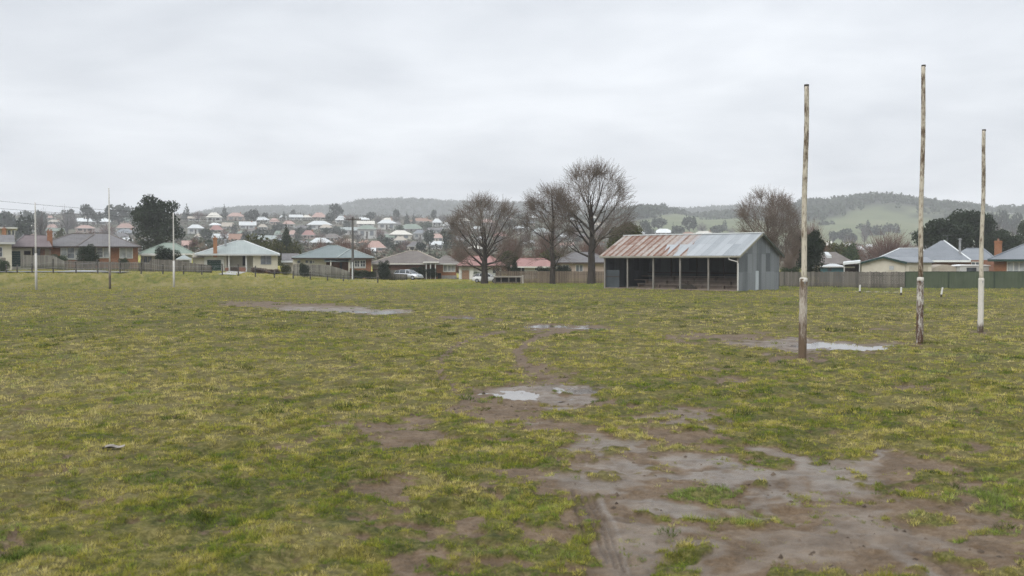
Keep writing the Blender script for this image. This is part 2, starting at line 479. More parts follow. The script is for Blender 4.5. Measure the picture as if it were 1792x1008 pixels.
M['bark_light'] = surf('pale_bark', (.09,.072,.058), (.17,.14,.115), 4, .95, (1,1,.3), .4)
M['twig'] = surf('grey_brown_twigs', (.115,.09,.072), (.19,.155,.124), 1.5, .95)
M['twig_light'] = surf('pale_brown_twigs', (.13,.10,.078), (.21,.165,.13), 1.5, .95)
M['twig_red'] = surf('reddish_twigs', (.10,.055,.043), (.18,.105,.082), .6, .95)
M['twig_grey'] = surf('grey_twigs', (.10,.09,.082), (.17,.152,.14), .6, .95)
M['leaf_dark'] = leafmat('dark_evergreen_leaves', (.008,.016,.007), (.030,.048,.020), (.065,.08,.034))
M['leaf_euc'] = leafmat('eucalypt_leaves', (.012,.021,.012), (.042,.060,.032), (.085,.10,.055))
M['leaf_mid'] = leafmat('mid_green_leaves', (.015,.03,.010), (.05,.085,.026), (.09,.12,.04))
M['leaf_olive'] = leafmat('olive_leaves', (.028,.033,.009), (.085,.088,.022), (.14,.13,.04))
M['leaf_grey'] = leafmat('grey_green_leaves', (.028,.04,.028), (.07,.09,.062))
M['leaf_brown'] = leafmat('brown_foliage', (.05,.03,.02), (.13,.08,.055))
M['leaf_forest'] = leafmat('forest_leaves', (.032,.046,.028), (.08,.10,.062))
# ------------------------------------------------------------------ the ground: one sheet
def build_ground():
    r = [0.6]
    while r[-1] < 6.3: r.append(r[-1] * 1.12)
    r = [q for q in r if q < 6.3] + [6.4]
    while r[-1] < 135: r.append(r[-1] * (1 + .0026 + .00009 * r[-1]))
    while r[-1] < 2700: r.append(r[-1] * 1.02)
    r = np.array(r)
    a = np.concatenate([np.arange(-180, -34, 4.0), np.arange(-34, 34.01, .085), np.arange(38, 180, 4.0)])
    a = np.radians(a)
    A, RR = np.meshgrid(a, r)
    X = RR * np.sin(A); Y = RR * np.cos(A)
    nr, na = X.shape
    x = X.ravel(); y = Y.ravel()
    fl = fields(x, y)
    z = gz(x, y, fl)
    z = np.where(y < 0, gz0(x, y), z)
    V = np.concatenate([np.stack([x, y, z], 1), [[0, 0, 0]]])
    i = np.arange(nr - 1)[:, None] * na; j = np.arange(na)[None, :]; j2 = (j + 1) % na
    Q = np.stack([i + j, i + j2, i + na + j2, i + na + j], -1).reshape(-1, 4)
    me = np_mesh('ground', V, Q, None, True)
    # close the little hole under the camera
    import bmesh
    bm = bmesh.new(); bm.from_mesh(me); bm.verts.ensure_lookup_table()
    c = bm.verts[len(V) - 1]
    for k in range(na):
        bm.faces.new((bm.verts[k], c, bm.verts[(k + 1) % na]))
    bmesh.ops.recalc_face_normals(bm, faces=bm.faces)
    bm.to_mesh(me); bm.free()
    if me.polygons[1000].normal.z < 0: me.flip_normals()
    for nm, q in zip(('mud', 'wet', 'lush', 'dry', 'pud', 'rut'), fl):
        fattr(me, nm, np.append(q, 0))
    me.materials.append(ground_mat())
    o = link(bpy.data.objects.new('ground', me))
    tag(o, kind='structure')

def turf_colour(t, dry, lush, fine):
    c = t.ramp(t.math('ADD', t.math('MULTIPLY', dry, .8), t.math('MULTIPLY', fine, .32)),
               [(.08, (.105, .155, .020)), (.34, (.245, .262, .034)), (.62, (.385, .338, .070)), (.95, (.52, .445, .185))])
    g = t.ramp(fine, [(.2, (.068, .140, .018)), (.8, (.180, .29, .042))])
    return t.mix(t.math('MULTIPLY', lush, .9), c, g)

def ground_mat():
    t = NT('turf_and_mud')
    mud, wet, lush, dry, pud = (t.attr(q) for q in ('mud', 'wet', 'lush', 'dry', 'pud'))
    f1 = t.noise(14, 4, .65); f2 = t.noise(2.2, 5, .6); f3 = t.noise(55, 2, .6); f0 = t.noise(.12, 4, .6)
    strk = t.noise(.5, 5, .65, t.mapped((.35, 1.6, 1)))
    fine = t.math('ADD', t.math('ADD', t.math('MULTIPLY', f1, .45), t.math('MULTIPLY', f3, .25)), t.math('ADD', t.math('MULTIPLY', f2, .2), t.math('MULTIPLY', strk, .1)))
    dry2 = t.math('ADD', dry, t.math('MULTIPLY', t.math('SUBTRACT', f0, .5), .7))
    turf = turf_colour(t, dry2, lush, fine)
    # worn flecks where soil shows between the blades
    turf = t.mix(t.ramp(t.math('ADD', t.math('MULTIPLY', f1, .6), t.math('MULTIPLY', f2, .4)), [(.60, (0,0,0)), (.70, (.7,.7,.7))]), turf, (.085, .064, .036))
    turf = t.mix(t.math('MULTIPLY', t.math('SUBTRACT', 1.0, t.math('MULTIPLY', t.math('SUBTRACT', t.sep(t.n.new('ShaderNodeNewGeometry').outputs['Position'])[1], 80.0), .012, 0, True), 0, True), .86), turf, t.ramp(fine, [(.40, (.012, .011, .005)), (.5, (.050, .045, .017)), (.61, (.16, .138, .055))]))  # dark thatch colour, deepened to paint the shade between tufts
    soil = t.ramp(t.math('ADD', t.math('ADD', t.math('MULTIPLY', f2, .4), t.math('MULTIPLY', f3, .25)), t.math('MULTIPLY', f1, .35)), [(.34, (.044, .028, .014)), (.5, (.114, .077, .045)), (.66, (.20, .148, .098))])
    wets = t.ramp(f2, [(.3, (.092, .069, .048)), (.7, (.178, .142, .106))])
    soil = t.mix(wet, soil, wets)
    soil = t.mix(t.math('MULTIPLY', t.attr('rut'), .5, 0, True), soil, (.052, .038, .027))
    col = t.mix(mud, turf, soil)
    ps = t.n.new('ShaderNodeNewGeometry').outputs['Position']; sy = t.sep(ps)[1]
    tn = t.noise(.045, 6, .65); gard = t.ramp(tn, [(.34, (.030, .042, .022)), (.47, (.070, .078, .042)), (.56, (.11, .092, .066)), (.7, (.155, .135, .108))])
    col = t.mix(t.math('MULTIPLY', t.math('SUBTRACT', sy, 165.0), .02, 0, True), col, gard)
    wr = t.math('SUBTRACT', 1.0, t.math('MULTIPLY', t.math('MULTIPLY', wet, mud), t.math('ADD', .15, t.math('MULTIPLY', f2, .6))))
    rough = t.math('MULTIPLY', wr, t.math('SUBTRACT', .93, t.math('MULTIPLY', mud, .30)))
    hh = t.math('ADD', t.math('MULTIPLY', f1, .6), t.math('MULTIPLY', f3, .4))
    bp = t.n.new('ShaderNodeBump'); bp.inputs['Distance'].default_value = .035
    t.L(t.math('SUBTRACT', .9, t.math('MULTIPLY', mud, .25)), bp.inputs['Strength']); t.L(hh, bp.inputs['Height']); t.L(bp.outputs[0], t.b.inputs['Normal'])
    m = t.fin(col, rough, 0, .3)
    t.L(t.math('ADD', .16, t.math('MULTIPLY', wet, .22)), t.b.inputs['Specular IOR Level'])
    return m

build_ground()

# ------------------------------------------------------------------ puddles: still water lying in the hollows
def puddle_mat():
    t = NT('puddle_water')
    n = t.noise(1.6, 3)
    c = t.ramp(n, [(.35, (.10, .085, .07)), (.65, (.15, .13, .11))])
    t.bump(t.noise(9, 2), .03, .01)
    return t.fin(c, .06, 0, .5)
M['puddle'] = puddle_mat()
for i, (cx, cy, rx, ry, s) in enumerate(PUD):
    d = CAMH * F / (cy - HZ)
    xc = (cx - 896) / F * d
    wx = rx * 1.9 * d / F
    d0 = CAMH * F / (cy + ry * 2.2 - HZ); d1 = CAMH * F / (cy - ry * 2.2 - HZ)
    n = 40
    V = []
    base = float(np.mean((fbm(np.array([xc]) / 9, np.array([d]) / 9, 71, 2) - .5) * .16)) * 0
    for k in range(n):
        a = 2 * math.pi * k / n
        q = 1 + .12 * math.sin(3 * a + i) + .08 * math.sin(5 * a + 2 * i)
        V.append((wx * q * math.cos(a), (d1 - d0) / 2 * q * math.sin(a), 0))
    o = link(bpy.data.objects.new('puddle', raw_mesh('puddle', V, [tuple(range(n))], M['puddle'])))
    o.location = (xc, (d0 + d1) / 2, -.026 - .0008 * i)
    tag(o, kind='structure')

# ------------------------------------------------------------------ short turf blades
def build_grass():
    # r0, r1, tufts per square metre, blades per tuft, blade width, tuft radius
    bands = [(6.6, 11, 300, 22, .0064, .030, .046, 0), (11, 16, 165, 20, .0085, .040, .050, 0), (16, 24, 84, 17, .012, .054, .056, 0), (24, 36, 36, 15, .017, .080, .060, 0), (36, 56, 11, 13, .027, .125, .070, 0), (56, 94, 4.2, 11, .045, .22, .085, 0), (94, 128, 1.8, 12, .055, .40, .10, 0),
             (8, 16, 2.2, 70, .008, .10, .07, 1), (16, 30, 2.4, 60, .012, .13, .08, 1), (30, 60, 1.3, 44, .022, .20, .095, 1)]
    Vs = []; at_ = {'dry': [], 'lush': [], 'tint': [], 'val': []}
    half = math.radians(32.5)
    for r0, r1, dens, nb, w, rad, hh, tus in bands:
        N = int(dens * half * (r1 ** 2 - r0 ** 2))
        rr = np.sqrt(rng.uniform(r0 ** 2, r1 ** 2, N)); th = rng.uniform(-half, half, N)
        x = rr * np.sin(th); y = rr * np.cos(th)
        fl = fields(x, y); mud, wet, lush, dry, pud, rut = fl
        cl2 = fbm(x / .6, y / .6, 137, 3)
        cl3 = fbm(x / .5 + 40, y / .5, 143, 2)
        acc = np.clip((1 - mud) * (.66 + 2.2 * (cl2 - .44) + .25 * lush), .10 * (1 - mud), 1) + .50 * mud * sstep(.56, .70, cl3) * (pud < .05) * (rut < .1)
        if tus: acc = np.clip(acc, 0, 1) * sstep(.40, .62, fbm(x / 3.2, y / 3.2, 151, 3))
        keep = rng.uniform(0, 1, N) < acc
        x, y, rr, cl2 = x[keep], y[keep], rr[keep], cl2[keep]
        fl = [q[keep] for q in fl]; mud, wet, lush, dry, pud, rut = fl
        n = len(x)
        tdry = dry + rng.normal(0, .20, n) - .1 * mud; tl = np.clip(lush + (rng.uniform(0, 1, n) < .08) * .45 + .3 * mud, 0, 1); th_ = rng.uniform(.45, 1.6, n) * (1 - .3 * mud)
        if r0 > 50: tdry = np.minimum(tdry, .50 if r0 > 90 else .60)
        if tus: tdry -= .12; tl = np.maximum(tl, rng.uniform(.3, .95, n))
        tv = np.clip(rng.normal(1.0, .22 if r0 < 50 else .12, n), .45, 1.35)
        if tus: tv = rng.uniform(.22, .62, n)
        rep = lambda q: np.repeat(q, nb)
        a = rng.uniform(0, 2 * np.pi, n * nb); rn = np.sqrt(rng.uniform(0, 1, n * nb)); q = rad * rn * rep(.65 + .5 * th_)
        bx = rep(x) + np.cos(a) * q; by = rep(y) + np.sin(a) * q
        z = gz(bx, by, [rep(k) for k in fl]) - .008
        m = n * nb
        h = rep(hh * (.75 + 1.2 * np.clip(cl2 - .42, 0, 1) + .45 * lush) * th_) * rng.uniform(.5, 1.3, m) * (1.1 - .55 * rn)
        az = rng.uniform(0, 2 * np.pi, m); lean = rng.uniform(.1, .95, m) * h
        ww = w * rng.uniform(.6, 1.4, m) * .5
        la = a + rng.normal(0, .9, m)
        p = np.stack([bx, by, z], 1)
        s = np.stack([np.cos(az) * ww, np.sin(az) * ww, np.zeros(m)], 1)
        tip = p + np.stack([np.cos(la) * lean, np.sin(la) * lean, h], 1)
        Vs.append(np.stack([p - s, p + s, tip], 1).reshape(-1, 3))
        tint = np.clip(rng.uniform(0, 1, m) * .7 + rep(rng.uniform(0, .3, n)), 0, 1)
        for k, qq in (('dry', rep(tdry)), ('lush', rep(tl)), ('tint', tint), ('val', rep(tv))):
            at_[k].append(np.repeat(qq, 3))
    V = np.concatenate(Vs)
    me = np_mesh('grass', V, np.arange(len(V), dtype=np.int32).reshape(-1, 3))
    for k in at_: fattr(me, k, np.concatenate(at_[k]))
    t = NT('grass_blades')
    col = turf_colour(t, t.math('ADD', t.attr('dry'), t.math('MULTIPLY', t.math('SUBTRACT', t.noise(.12, 4, .6), .5), .7)), t.attr('lush'), t.attr('tint'))
    vc = t.n.new('ShaderNodeVectorMath'); vc.operation = 'SCALE'; t.L(col, vc.inputs[0]); t.L(t.attr('val'), vc.inputs['Scale']); col = vc.outputs[0]
    t.fin(col, .7, 0, .2)
    tr = t.n.new('ShaderNodeBsdfTranslucent'); t.L(col, tr.inputs[0])
    mx = t.n.new('ShaderNodeMixShader'); mx.inputs[0].default_value = .3
    t.L(t.b.outputs[0], mx.inputs[1]); t.L(tr.outputs[0], mx.inputs[2]); t.L(mx.outputs[0], t.out.inputs[0])
    me.materials.append(t.m)
    o = link(bpy.data.objects.new('grass', me))
    tag(o, 'short patchy winter grass with straw and green tufts across the muddy oval', 'grass', kind='stuff')
    print('blades', len(V) // 3)
build_grass()

# ------------------------------------------------------------------ sky and light
def build_world():
    w = bpy.data.worlds.new('World'); scene.world = w; w.use_nodes = True
    nt = w.node_tree; n = nt.nodes; n.clear()
    out = n.new('ShaderNodeOutputWorld'); bg = n.new('ShaderNodeBackground'); nt.links.new(bg.outputs[0], out.inputs[0])
    sky = n.new('ShaderNodeTexSky'); sky.sky_type = 'NISHITA'; sky.sun_disc = False
    sky.sun_elevation = R(36); sky.sun_rotation = R(215)
    sky.air_density = 1; sky.dust_density = 4
    tc = n.new('ShaderNodeTexCoord'); sp = n.new('ShaderNodeSeparateXYZ'); nt.links.new(tc.outputs['Generated'], sp.inputs[0])
    def mth(op, a, b=0.0, c=False):
        m = n.new('ShaderNodeMath'); m.operation = op; m.use_clamp = c
        for s, v in zip(m.inputs, (a, b)):
            if isinstance(v, (int, float)): s.default_value = v
            else: nt.links.new(v, s)
        return m.outputs[0]
    zz = mth('ADD', mth('MAXIMUM', sp.outputs[2], 0.0), .16)
    cb = n.new('ShaderNodeCombineXYZ'); nt.links.new(mth('DIVIDE', sp.outputs[0], zz), cb.inputs[0]); nt.links.new(mth('DIVIDE', sp.outputs[1], zz), cb.inputs[1])
    def noise(scale, det, rough, sc, loc):
        mp = n.new('ShaderNodeMapping'); mp.inputs['Scale'].default_value = sc; mp.inputs['Location'].default_value = loc
        nt.links.new(cb.outputs[0], mp.inputs[0])
        t = n.new('ShaderNodeTexNoise'); t.inputs['Scale'].default_value = scale; t.inputs['Detail'].default_value = det; t.inputs['Roughness'].default_value = rough
        t.inputs['Distortion'].default_value = .4
        nt.links.new(mp.outputs[0], t.inputs['Vector']); return t.outputs['Fac']
    a = noise(1.0, 4, .5, (.9, .9, 1), (3.1, 1.7, 0)); b = noise(2.0, 5, .55, (.8, 1.0, 1), (.4, 5.2, 0))
    c = mth('ADD', mth('MULTIPLY', a, .7), mth('MULTIPLY', b, .3))
    rp = n.new('ShaderNodeValToRGB'); nt.links.new(c, rp.inputs[0])
    e = rp.color_ramp.elements
    e[0].position = .38; e[0].color = (SKY_LO[0], SKY_LO[1], SKY_LO[2], 1)
    e[1].position = .62; e[1].color = (SKY_HI[0], SKY_HI[1], SKY_HI[2], 1)
    # thin brighter cloud towards the horizon
    hz = mth('POWER', mth('SUBTRACT', 1.0, mth('MAXIMUM', sp.outputs[2], 0.0), True), 9.0)
    # an overcast sky is brightest overhead
    gain = mth('ADD', mth('ADD', .79, mth('MULTIPLY', mth('MAXIMUM', sp.outputs[2], 0.0), 1.5)), mth('MULTIPLY', hz, SKY_HORIZON))
    sc = n.new('ShaderNodeVectorMath'); sc.operation = 'SCALE'; nt.links.new(rp.outputs[0], sc.inputs[0]); nt.links.new(mth('MULTIPLY', gain, 10.0), sc.inputs['Scale'])
    mx = n.new('ShaderNodeMix'); mx.data_type = 'RGBA'; mx.inputs[0].default_value = .93
    nt.links.new(sky.outputs[0], mx.inputs[6]); nt.links.new(sc.outputs[0], mx.inputs[7])
    nt.links.new(mx.outputs[2], bg.inputs[0]); bg.inputs[1].default_value = .1
    ld = bpy.data.lights.new('sun', 'SUN'); ld.energy = SUN; ld.angle = R(40); ld.color = (1, .97, .93)
    so = link(bpy.data.objects.new('sun', ld)); so.rotation_euler = (R(54), 0, R(-35))
    so.location = (0, 0, 300)
SKY_LO = (.415, .437, .47); SKY_HI = (.60, .62, .648); SKY_HORIZON = 1.0; SUN = 1.3
build_world()

hz = MB(); hz.box(-2750, -2750, -3, 2750, 2760, 178)
vm = bpy.data.materials.new('haze_air'); vm.use_nodes = True
vn_ = vm.node_tree.nodes; vn_.clear()
vo = vn_.new('ShaderNodeOutputMaterial'); vp = vn_.new('ShaderNodeVolumePrincipled')
vp.inputs['Color'].default_value = (.97, .985, 1.0, 1); vp.inputs['Density'].default_value = .00045; vp.inputs['Anisotropy'].default_value = 0.0
vm.node_tree.links.new(vp.outputs[0], vo.inputs['Volume'])
tag(hz.build('haze', vm), 'pale drizzle haze softening the town and hills', 'haze', kind='stuff')

DENOISE = True
vs = scene.view_settings
scene.display_settings.display_device = 'sRGB'
vs.view_transform = 'Standard'; vs.look = 'None'; vs.exposure = .60; vs.gamma = 1
scene.cycles.use_denoising = DENOISE; scene.cycles.denoising_prefilter = 'NONE'; scene.cycles.denoising_input_passes = 'RGB_ALBEDO_NORMAL'; scene.cycles.use_adaptive_sampling = False
scene.cycles.max_bounces = 6; scene.cycles.diffuse_bounces = 2; scene.cycles.glossy_bounces = 2; scene.cycles.transmission_bounces = 2; scene.cycles.volume_bounces = 0
scene.cycles.use_fast_gi = False
# ------------------------------------------------------------------ goal posts
def post_mat(name, paint, wood, lo, hi, zr=None, scale=1.0):
    t = NT(name)
    v = t.mapped((16 * scale, 16 * scale, 5.0))
    n = t.noise(1, 6, .7, v); n2 = t.noise(1.2, 3, .6, t.mapped((1, 1, .9)))
    f = t.math('ADD', t.math('MULTIPLY', n, .55), t.math('MULTIPLY', n2, .45))
    if zr:
        zz = t.math('DIVIDE', t.sep()[2], 8.5)
        f = t.math('ADD', f, t.math('MULTIPLY', t.math('SUBTRACT', t.ramp(zz, [(p, (v, v, v)) for p, v in zr]), .5), .45))
    c = t.ramp(f, [(lo, paint), (hi, wood)])
    g = t.noise(30, 3, .6, t.mapped((3, 3, .3)))
    c = t.mix(.5, c, t.ramp(g, [(.3, (.55, .52, .48)), (.65, (1, 1, 1))]), 'MULTIPLY')
    t.bump(t.math('SUBTRACT', 1.0, f), .5, .01)
    return t.fin(c, .85)
M['post_up'] = post_mat('flaking_cream_paint', (.55, .51, .42), (.095, .066, .038), .46, .60, [(.0, .5), (.25, .36), (.50, .42), (.62, .62), (.80, .60), (1, .55)])
M['post_up2'] = post_mat('flaking_cream_paint_worn', (.54, .50, .41), (.10, .064, .036), .46, .60, [(.22, .60), (.30, .72), (.36, .40), (.55, .44), (.66, .66), (.85, .58), (.95, .45)])
M['post_lo'] = post_mat('weathered_bare_post', (.46, .42, .36), (.13, .092, .060), .42, .58, [(.0, .86), (.09, .66), (.13, .40), (.19, .52), (.26, .60)])
M['post_rust'] = post_mat('rust_stained_post', (.58, .56, .51), (.085, .045, .025), .44, .54, [(.0, .62), (.08, .58), (.2, .5), (.25, .40)])
M['post_white'] = post_mat('white_painted_post', (.62, .60, .55), (.10, .075, .05), .52, .66, [(.0, .98), (.022, .85), (.05, .45), (.25, .42)])
M['post_slim'] = post_mat('slim_white_post', (.58, .57, .54), (.2, .17, .13), .62, .8, scale=.5)
M['post_slimdark'] = post_mat('slim_post_dark_base', (.20, .175, .145), (.09, .075, .06), .4, .6, scale=.5)

def irregular_pole(pts_r, n=14, seed=0, wob=.004):
    """(z, radius, x, y) rows -> slightly uneven round pole"""
    r_ = random.Random(seed)
    v = []; f = []
    for (z, rad, dx, dy) in pts_r:
        for k in range(n):
            a = 2 * math.pi * k / n
            q = rad + r_.uniform(-wob, wob)
            v.append((dx + q * math.cos(a), dy + q * math.sin(a), z))
    m = len(pts_r)
    for i in range(m - 1):
        for k in range(n):
            f.append((i * n + k, i * n + (k + 1) % n, (i + 1) * n + (k + 1) % n, (i + 1) * n + k))
    f.append(tuple(range(n - 1, -1, -1))); f.append(tuple((m - 1) * n + k for k in range(n)))
    return v, f

def goal_post(label, px, py, pytop, pysleeve, wsl, wpole, mats, lean, seed):
    d = CAMH * F / (py - HZ); s = d / F
    p = at(px, py, d)
    z0 = float(gz(np.array([p.x]), np.array([p.y]))[0])
    t = thing('goal_post', label, 'goal post', (p.x, p.y, 0), 0, 'goal posts at the near end of the oval')
    H = (py - pytop) * s; hs = (py - pysleeve) * s
    rs = wsl * s / 2; rp = wpole * s / 2
    rows = [(-.25 + (hs + .25) * i / 14, rs * (1.03 - .05 * i / 14), lean * (hs * i / 14) , 0) for i in range(15)]
    rows += [(hs + .012, rs * .93, lean * hs, 0), (hs + .016, rs * .8, lean * hs, 0)]
    v, f = irregular_pole(rows, 12, seed, rs * .05)
    b = MB(); b.add(v, f); b.build('base_sleeve', mats[0], t, True)
    rows = [(hs - .05 + (H - hs + .05) * i / 24, rp * (1 - .16 * i / 24), lean * (hs + (H - hs) * i / 24) + .012 * math.sin(i * .35 + seed), .01 * math.sin(i * .3)) for i in range(25)]
    v, f = irregular_pole(rows, 12, seed + 5, rp * .05)
    b = MB(); b.add(v, f); b.build('upper_pole', mats[1], t, True)
    b = MB(); b.tube([(lean * H, .012, H - .01), (lean * H, .012, H + .05)], rp * .9, 10); b.build('pole_cap', M['bark'], t)
    b = MB()
    b.tube([(lean * hs - .0, -rs - .03, hs - .10), (lean * hs, rs + .03, hs - .10)], .018, 8)
    b.build('bolt', M['iron'], t)
    b = MB(); b.lathe([(rs * .97, 0), (rs * 1.0, .02), (rs * .98, .09), (rs * .7, .11)], (lean * hs, 0, hs - .075), 12); b.build('sleeve_rim', M['post_white'], t, True)
    # ring of soil and tufts round the foot
    return t, p
goal_post('nearest weathered goal post, its thick grey-brown base beside the big puddle', 1404, 626, 153, 488, 14, 9.6, (M['post_lo'], M['post_up']), .008, 1)
goal_post('tallest goal post, white base streaked with rust, right of the big puddle', 1609, 601, 118.5, 487, 11.8, 8.2, (M['post_rust'], M['post_up2']), .004, 2)
goal_post('short goal post with a clean white base in front of the green fence', 1715.5, 581, 230, 488, 9.6, 7.2, (M['post_white'], M['post_up']), .006, 3)

def far_post(label, px, py, pytop, w, dark, bm):
    d = CAMH * F / (py - HZ); s = d / F; p = at(px, py, d)
    t = thing('goal_post', label, 'goal post', (p.x, p.y, 0), 0, 'slim goal posts at the far left end')
    H = (py - pytop) * s; r0 = w * s / 2
    hb = H * dark
    b = MB(); v, f = irregular_pole([(-.2, r0, 0, 0), (hb * .5, r0, 0, 0), (hb, r0 * .95, 0, 0)], 8, 3, .004); b.add(v, f)
    b.build('base_sleeve', bm, t, True)
    b = MB(); v, f = irregular_pole([(hb - .05, r0 * .75, 0, 0)] + [(hb + (H - hb) * i / 6, r0 * (.75 - .25 * i / 6), 0, 0) for i in range(1, 7)], 8, 4, .003); b.add(v, f)
    b.build('upper_pole', M['post_slim'], t, True)
far_post('slim white goal post before the garage, leftmost of the far three', 63.5, 507.5, 354.5, 4.3, .42, M['post_slim'])
far_post('tallest far goal post, dark brown foot, before the red brick house', 192.5, 506.5, 329, 4.0, .27, M['post_slimdark'])
far_post('slim white goal post beside the dark eucalypt, shortest of the far three', 304.5, 503.5, 372.5, 3.8, .36, M['post_slim'])

# ------------------------------------------------------------------ white stakes and chalk strip
for lab, px, py, h, w, lean in (('short cream stake at the left end of the pale strip before the paling fence', 1504.5, 514, 15.5, 3.4, .02),
                                ('short white stake where the paling fence meets the green fence', 1577, 516.5, 14, 3.6, 0),
                                ('leaning white stake with dark foot before the green fence', 1646.5, 520.5, 17.5, 3.4, .16)):
    d = CAMH * F / (py - HZ); s = d / F; p = at(px, py, d)
    t = thing('marker_stake', lab, 'stake', (p.x, p.y, 0), 0, 'white stakes by the right-hand fence')
    h *= s; r0 = w * s / 2
    b = MB(); b.tube([(0, 0, -.1), (lean * h * .3, 0, h * .3)], r0, 8); b.build('foot', M['dkbrown'], t)
    b = MB(); b.tube([(lean * h * .3, 0, h * .3), (lean * h, 0, h * .97), (lean * h, 0, h)], [r0 * .97, r0 * .92, r0 * .6], 8); b.build('shaft', M['white'], t)
V = []
for i in range(25):
    f_ = i / 24
    p = at(1492 + 84 * f_, 511.3 + 1.2 * f_ + .4 * math.sin(i), CAMH * F / (511.3 + 1.2 * f_ + .3 * math.sin(i * 1.3) - HZ))
    w_ = .28 + .1 * math.sin(i * 1.7)
    V += [(p.x, p.y - w_, .05), (p.x, p.y + w_, .05)]
o = link(bpy.data.objects.new('worn_strip', raw_mesh('worn_strip', V, [(2 * i, 2 * i + 2, 2 * i + 3, 2 * i + 1) for i in range(24)], surf('chalky_worn_soil', (.34, .32, .24), (.5, .48, .4), 1.5, .95))))
tag(o, kind='structure')

# ------------------------------------------------------------------ spectator shed
def shed():
    A = at(1292.7, 510.9, 78.7)
    L, W = 13.2, 6.8
    ph = R(42)
    ux, uy = -math.cos(ph), math.sin(ph)
    ox, oy = A.x + ux * L, A.y + uy * L
    t = thing('spectator_shed', 'open-fronted corrugated iron spectator shed with half rusted roof beside the tall bare tree', 'shed', (ox, oy, 0), -ph)
    EH, RH, OV = 2.96, 4.66, .28
    # iron wall material: sheets of different age
    def ironwall(name, c1, c2, axis=1, patch=False):
        m = NT(name); s = m.sep(); u = s[axis]
        sh = m.math('FLOOR', m.math('DIVIDE', m.math('ADD', u, .13), .76))
        row = m.math('FLOOR', m.math('DIVIDE', m.math('ADD', s[2], m.math('MULTIPLY', m.math('SINE', m.math('MULTIPLY', sh, 4.1)), .06)), 1.52))
        w = m.white(m.math('ADD', m.math('MULTIPLY', sh, 3.17), m.math('MULTIPLY', row, 11.3)))
        n = m.noise(1.2, 5, .6, m.mapped((2, 2, .4)))
        c = m.ramp(m.math('ADD', m.math('MULTIPLY', w, .55), m.math('MULTIPLY', n, .5)), [(.25, c1), (.75, c2)])
        c = m.mix(m.ramp(m.noise(2.5, 5, .7, m.mapped((3, 3, .5))), [(.62, (0,0,0)), (.75, (.5,.5,.5))]), c, (.16, .10, .06))
        edge = m.math('LESS_THAN', m.math('FRACT', m.math('DIVIDE', m.math('ADD', u, .13), .76)), .045)
        c = m.mix(m.math('MULTIPLY', edge, .45), c, (.06, .06, .06))
        m.bump(m.math('SINE', m.math('MULTIPLY', u, 6.283 / .0762)), .7, .012)
        return m.fin(c, .5, .25, .4)
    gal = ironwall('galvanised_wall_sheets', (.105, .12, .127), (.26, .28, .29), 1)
    galf = ironwall('shade_darkened_back_sheets', (.030, .036, .038), (.075, .085, .088), 0)  # back wall: same iron, colour darkened to paint in the interior shade
    gin = ironwall('shade_darkened_end_sheets', (.05, .06, .066), (.12, .135, .145), 1)  # end wall iron, also darkened in colour for the shade inside
    # gable wall (right end) as a pentagon slab
    def gable(name, x0, x1, mat):
        b = MB(); n = len
        prof = [(0.0, 0.0), (W, 0.0), (W, EH), (W / 2, RH), (0.0, EH)]
        v = [(x0, y, z) for y, z in prof] + [(x1, y, z) for y, z in prof]
        b.add(v, [(4, 3, 2, 1, 0), (5, 6, 7, 8, 9)] + [(i, (i + 1) % 5, (i + 1) % 5 + 5, i + 5) for i in range(5)])
        return b.build(name, mat, t)
    g = gable('gable_wall', L - .06, L, gal); g['label'] = 'galvanised gable wall of mixed old and new sheets'
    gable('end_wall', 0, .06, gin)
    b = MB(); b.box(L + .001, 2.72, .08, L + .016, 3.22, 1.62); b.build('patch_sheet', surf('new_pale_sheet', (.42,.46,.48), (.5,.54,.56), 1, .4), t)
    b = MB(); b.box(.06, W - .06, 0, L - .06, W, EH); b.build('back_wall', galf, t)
    # roof: two slopes with real corrugation
    rm = NT('part_rusted_roof_iron'); s = rm.sep()
    sh = rm.math('FLOOR', rm.math('DIVIDE', s[0], .66)); fx = rm.math('FRACT', rm.math('DIVIDE', s[0], .66))
    up = rm.math('GREATER_THAN', s[1], W / 4 - .12)
    w = rm.white(rm.math('ADD', rm.math('MULTIPLY', sh, 2.31), rm.math('MULTIPLY', up, 7.7)))
    n = rm.noise(1.3, 6, .7, rm.mapped((2.2, .7, .7))); n2 = rm.noise(5, 4, .6)
    zinc = rm.ramp(rm.math('ADD', rm.math('MULTIPLY', w, .5), rm.math('MULTIPLY', n, .5)), [(.25, (.25, .272, .287)), (.75, (.36, .382, .398))])
    pale = rm.ramp(n2, [(.3, (.28, .24, .21)), (.7, (.42, .39, .36))])
    rust = rm.ramp(n2, [(.3, (.115, .047, .028)), (.7, (.225, .110, .068))])
    stripe = rm.math('LESS_THAN', fx, .36)
    rz = rm.math('LESS_THAN', rm.math('ADD', s[0], rm.math('ADD', rm.math('MULTIPLY', s[1], .42), rm.math('MULTIPLY', rm.math('SUBTRACT', w, .5), 3.4))), 7.75)   # rusted half, its edge running up the slope
    fr = rm.math('ADD', rm.math('MULTIPLY', stripe, .26), rm.math('ADD', rm.math('MULTIPLY', n, .85), rm.math('MULTIPLY', rm.math('SUBTRACT', w, .5), .25)))
    old = rm.mix(rm.ramp(fr, [(.36, (0,0,0)), (.68, (1,1,1))]), pale, rust)
    # single stained sheets in the newer half
    st = rm.math('MULTIPLY', rm.math('GREATER_THAN', w, .70), rm.math('MULTIPLY', up, rm.math('LESS_THAN', s[0], 11.2)))
    newc = rm.mix(rm.math('MULTIPLY', st, rm.ramp(fr, [(.45, (.1,.1,.1)), (.7, (.9,.9,.9))])), zinc, rm.mix(.5, rust, pale))
    col = rm.mix(rz, newc, old)
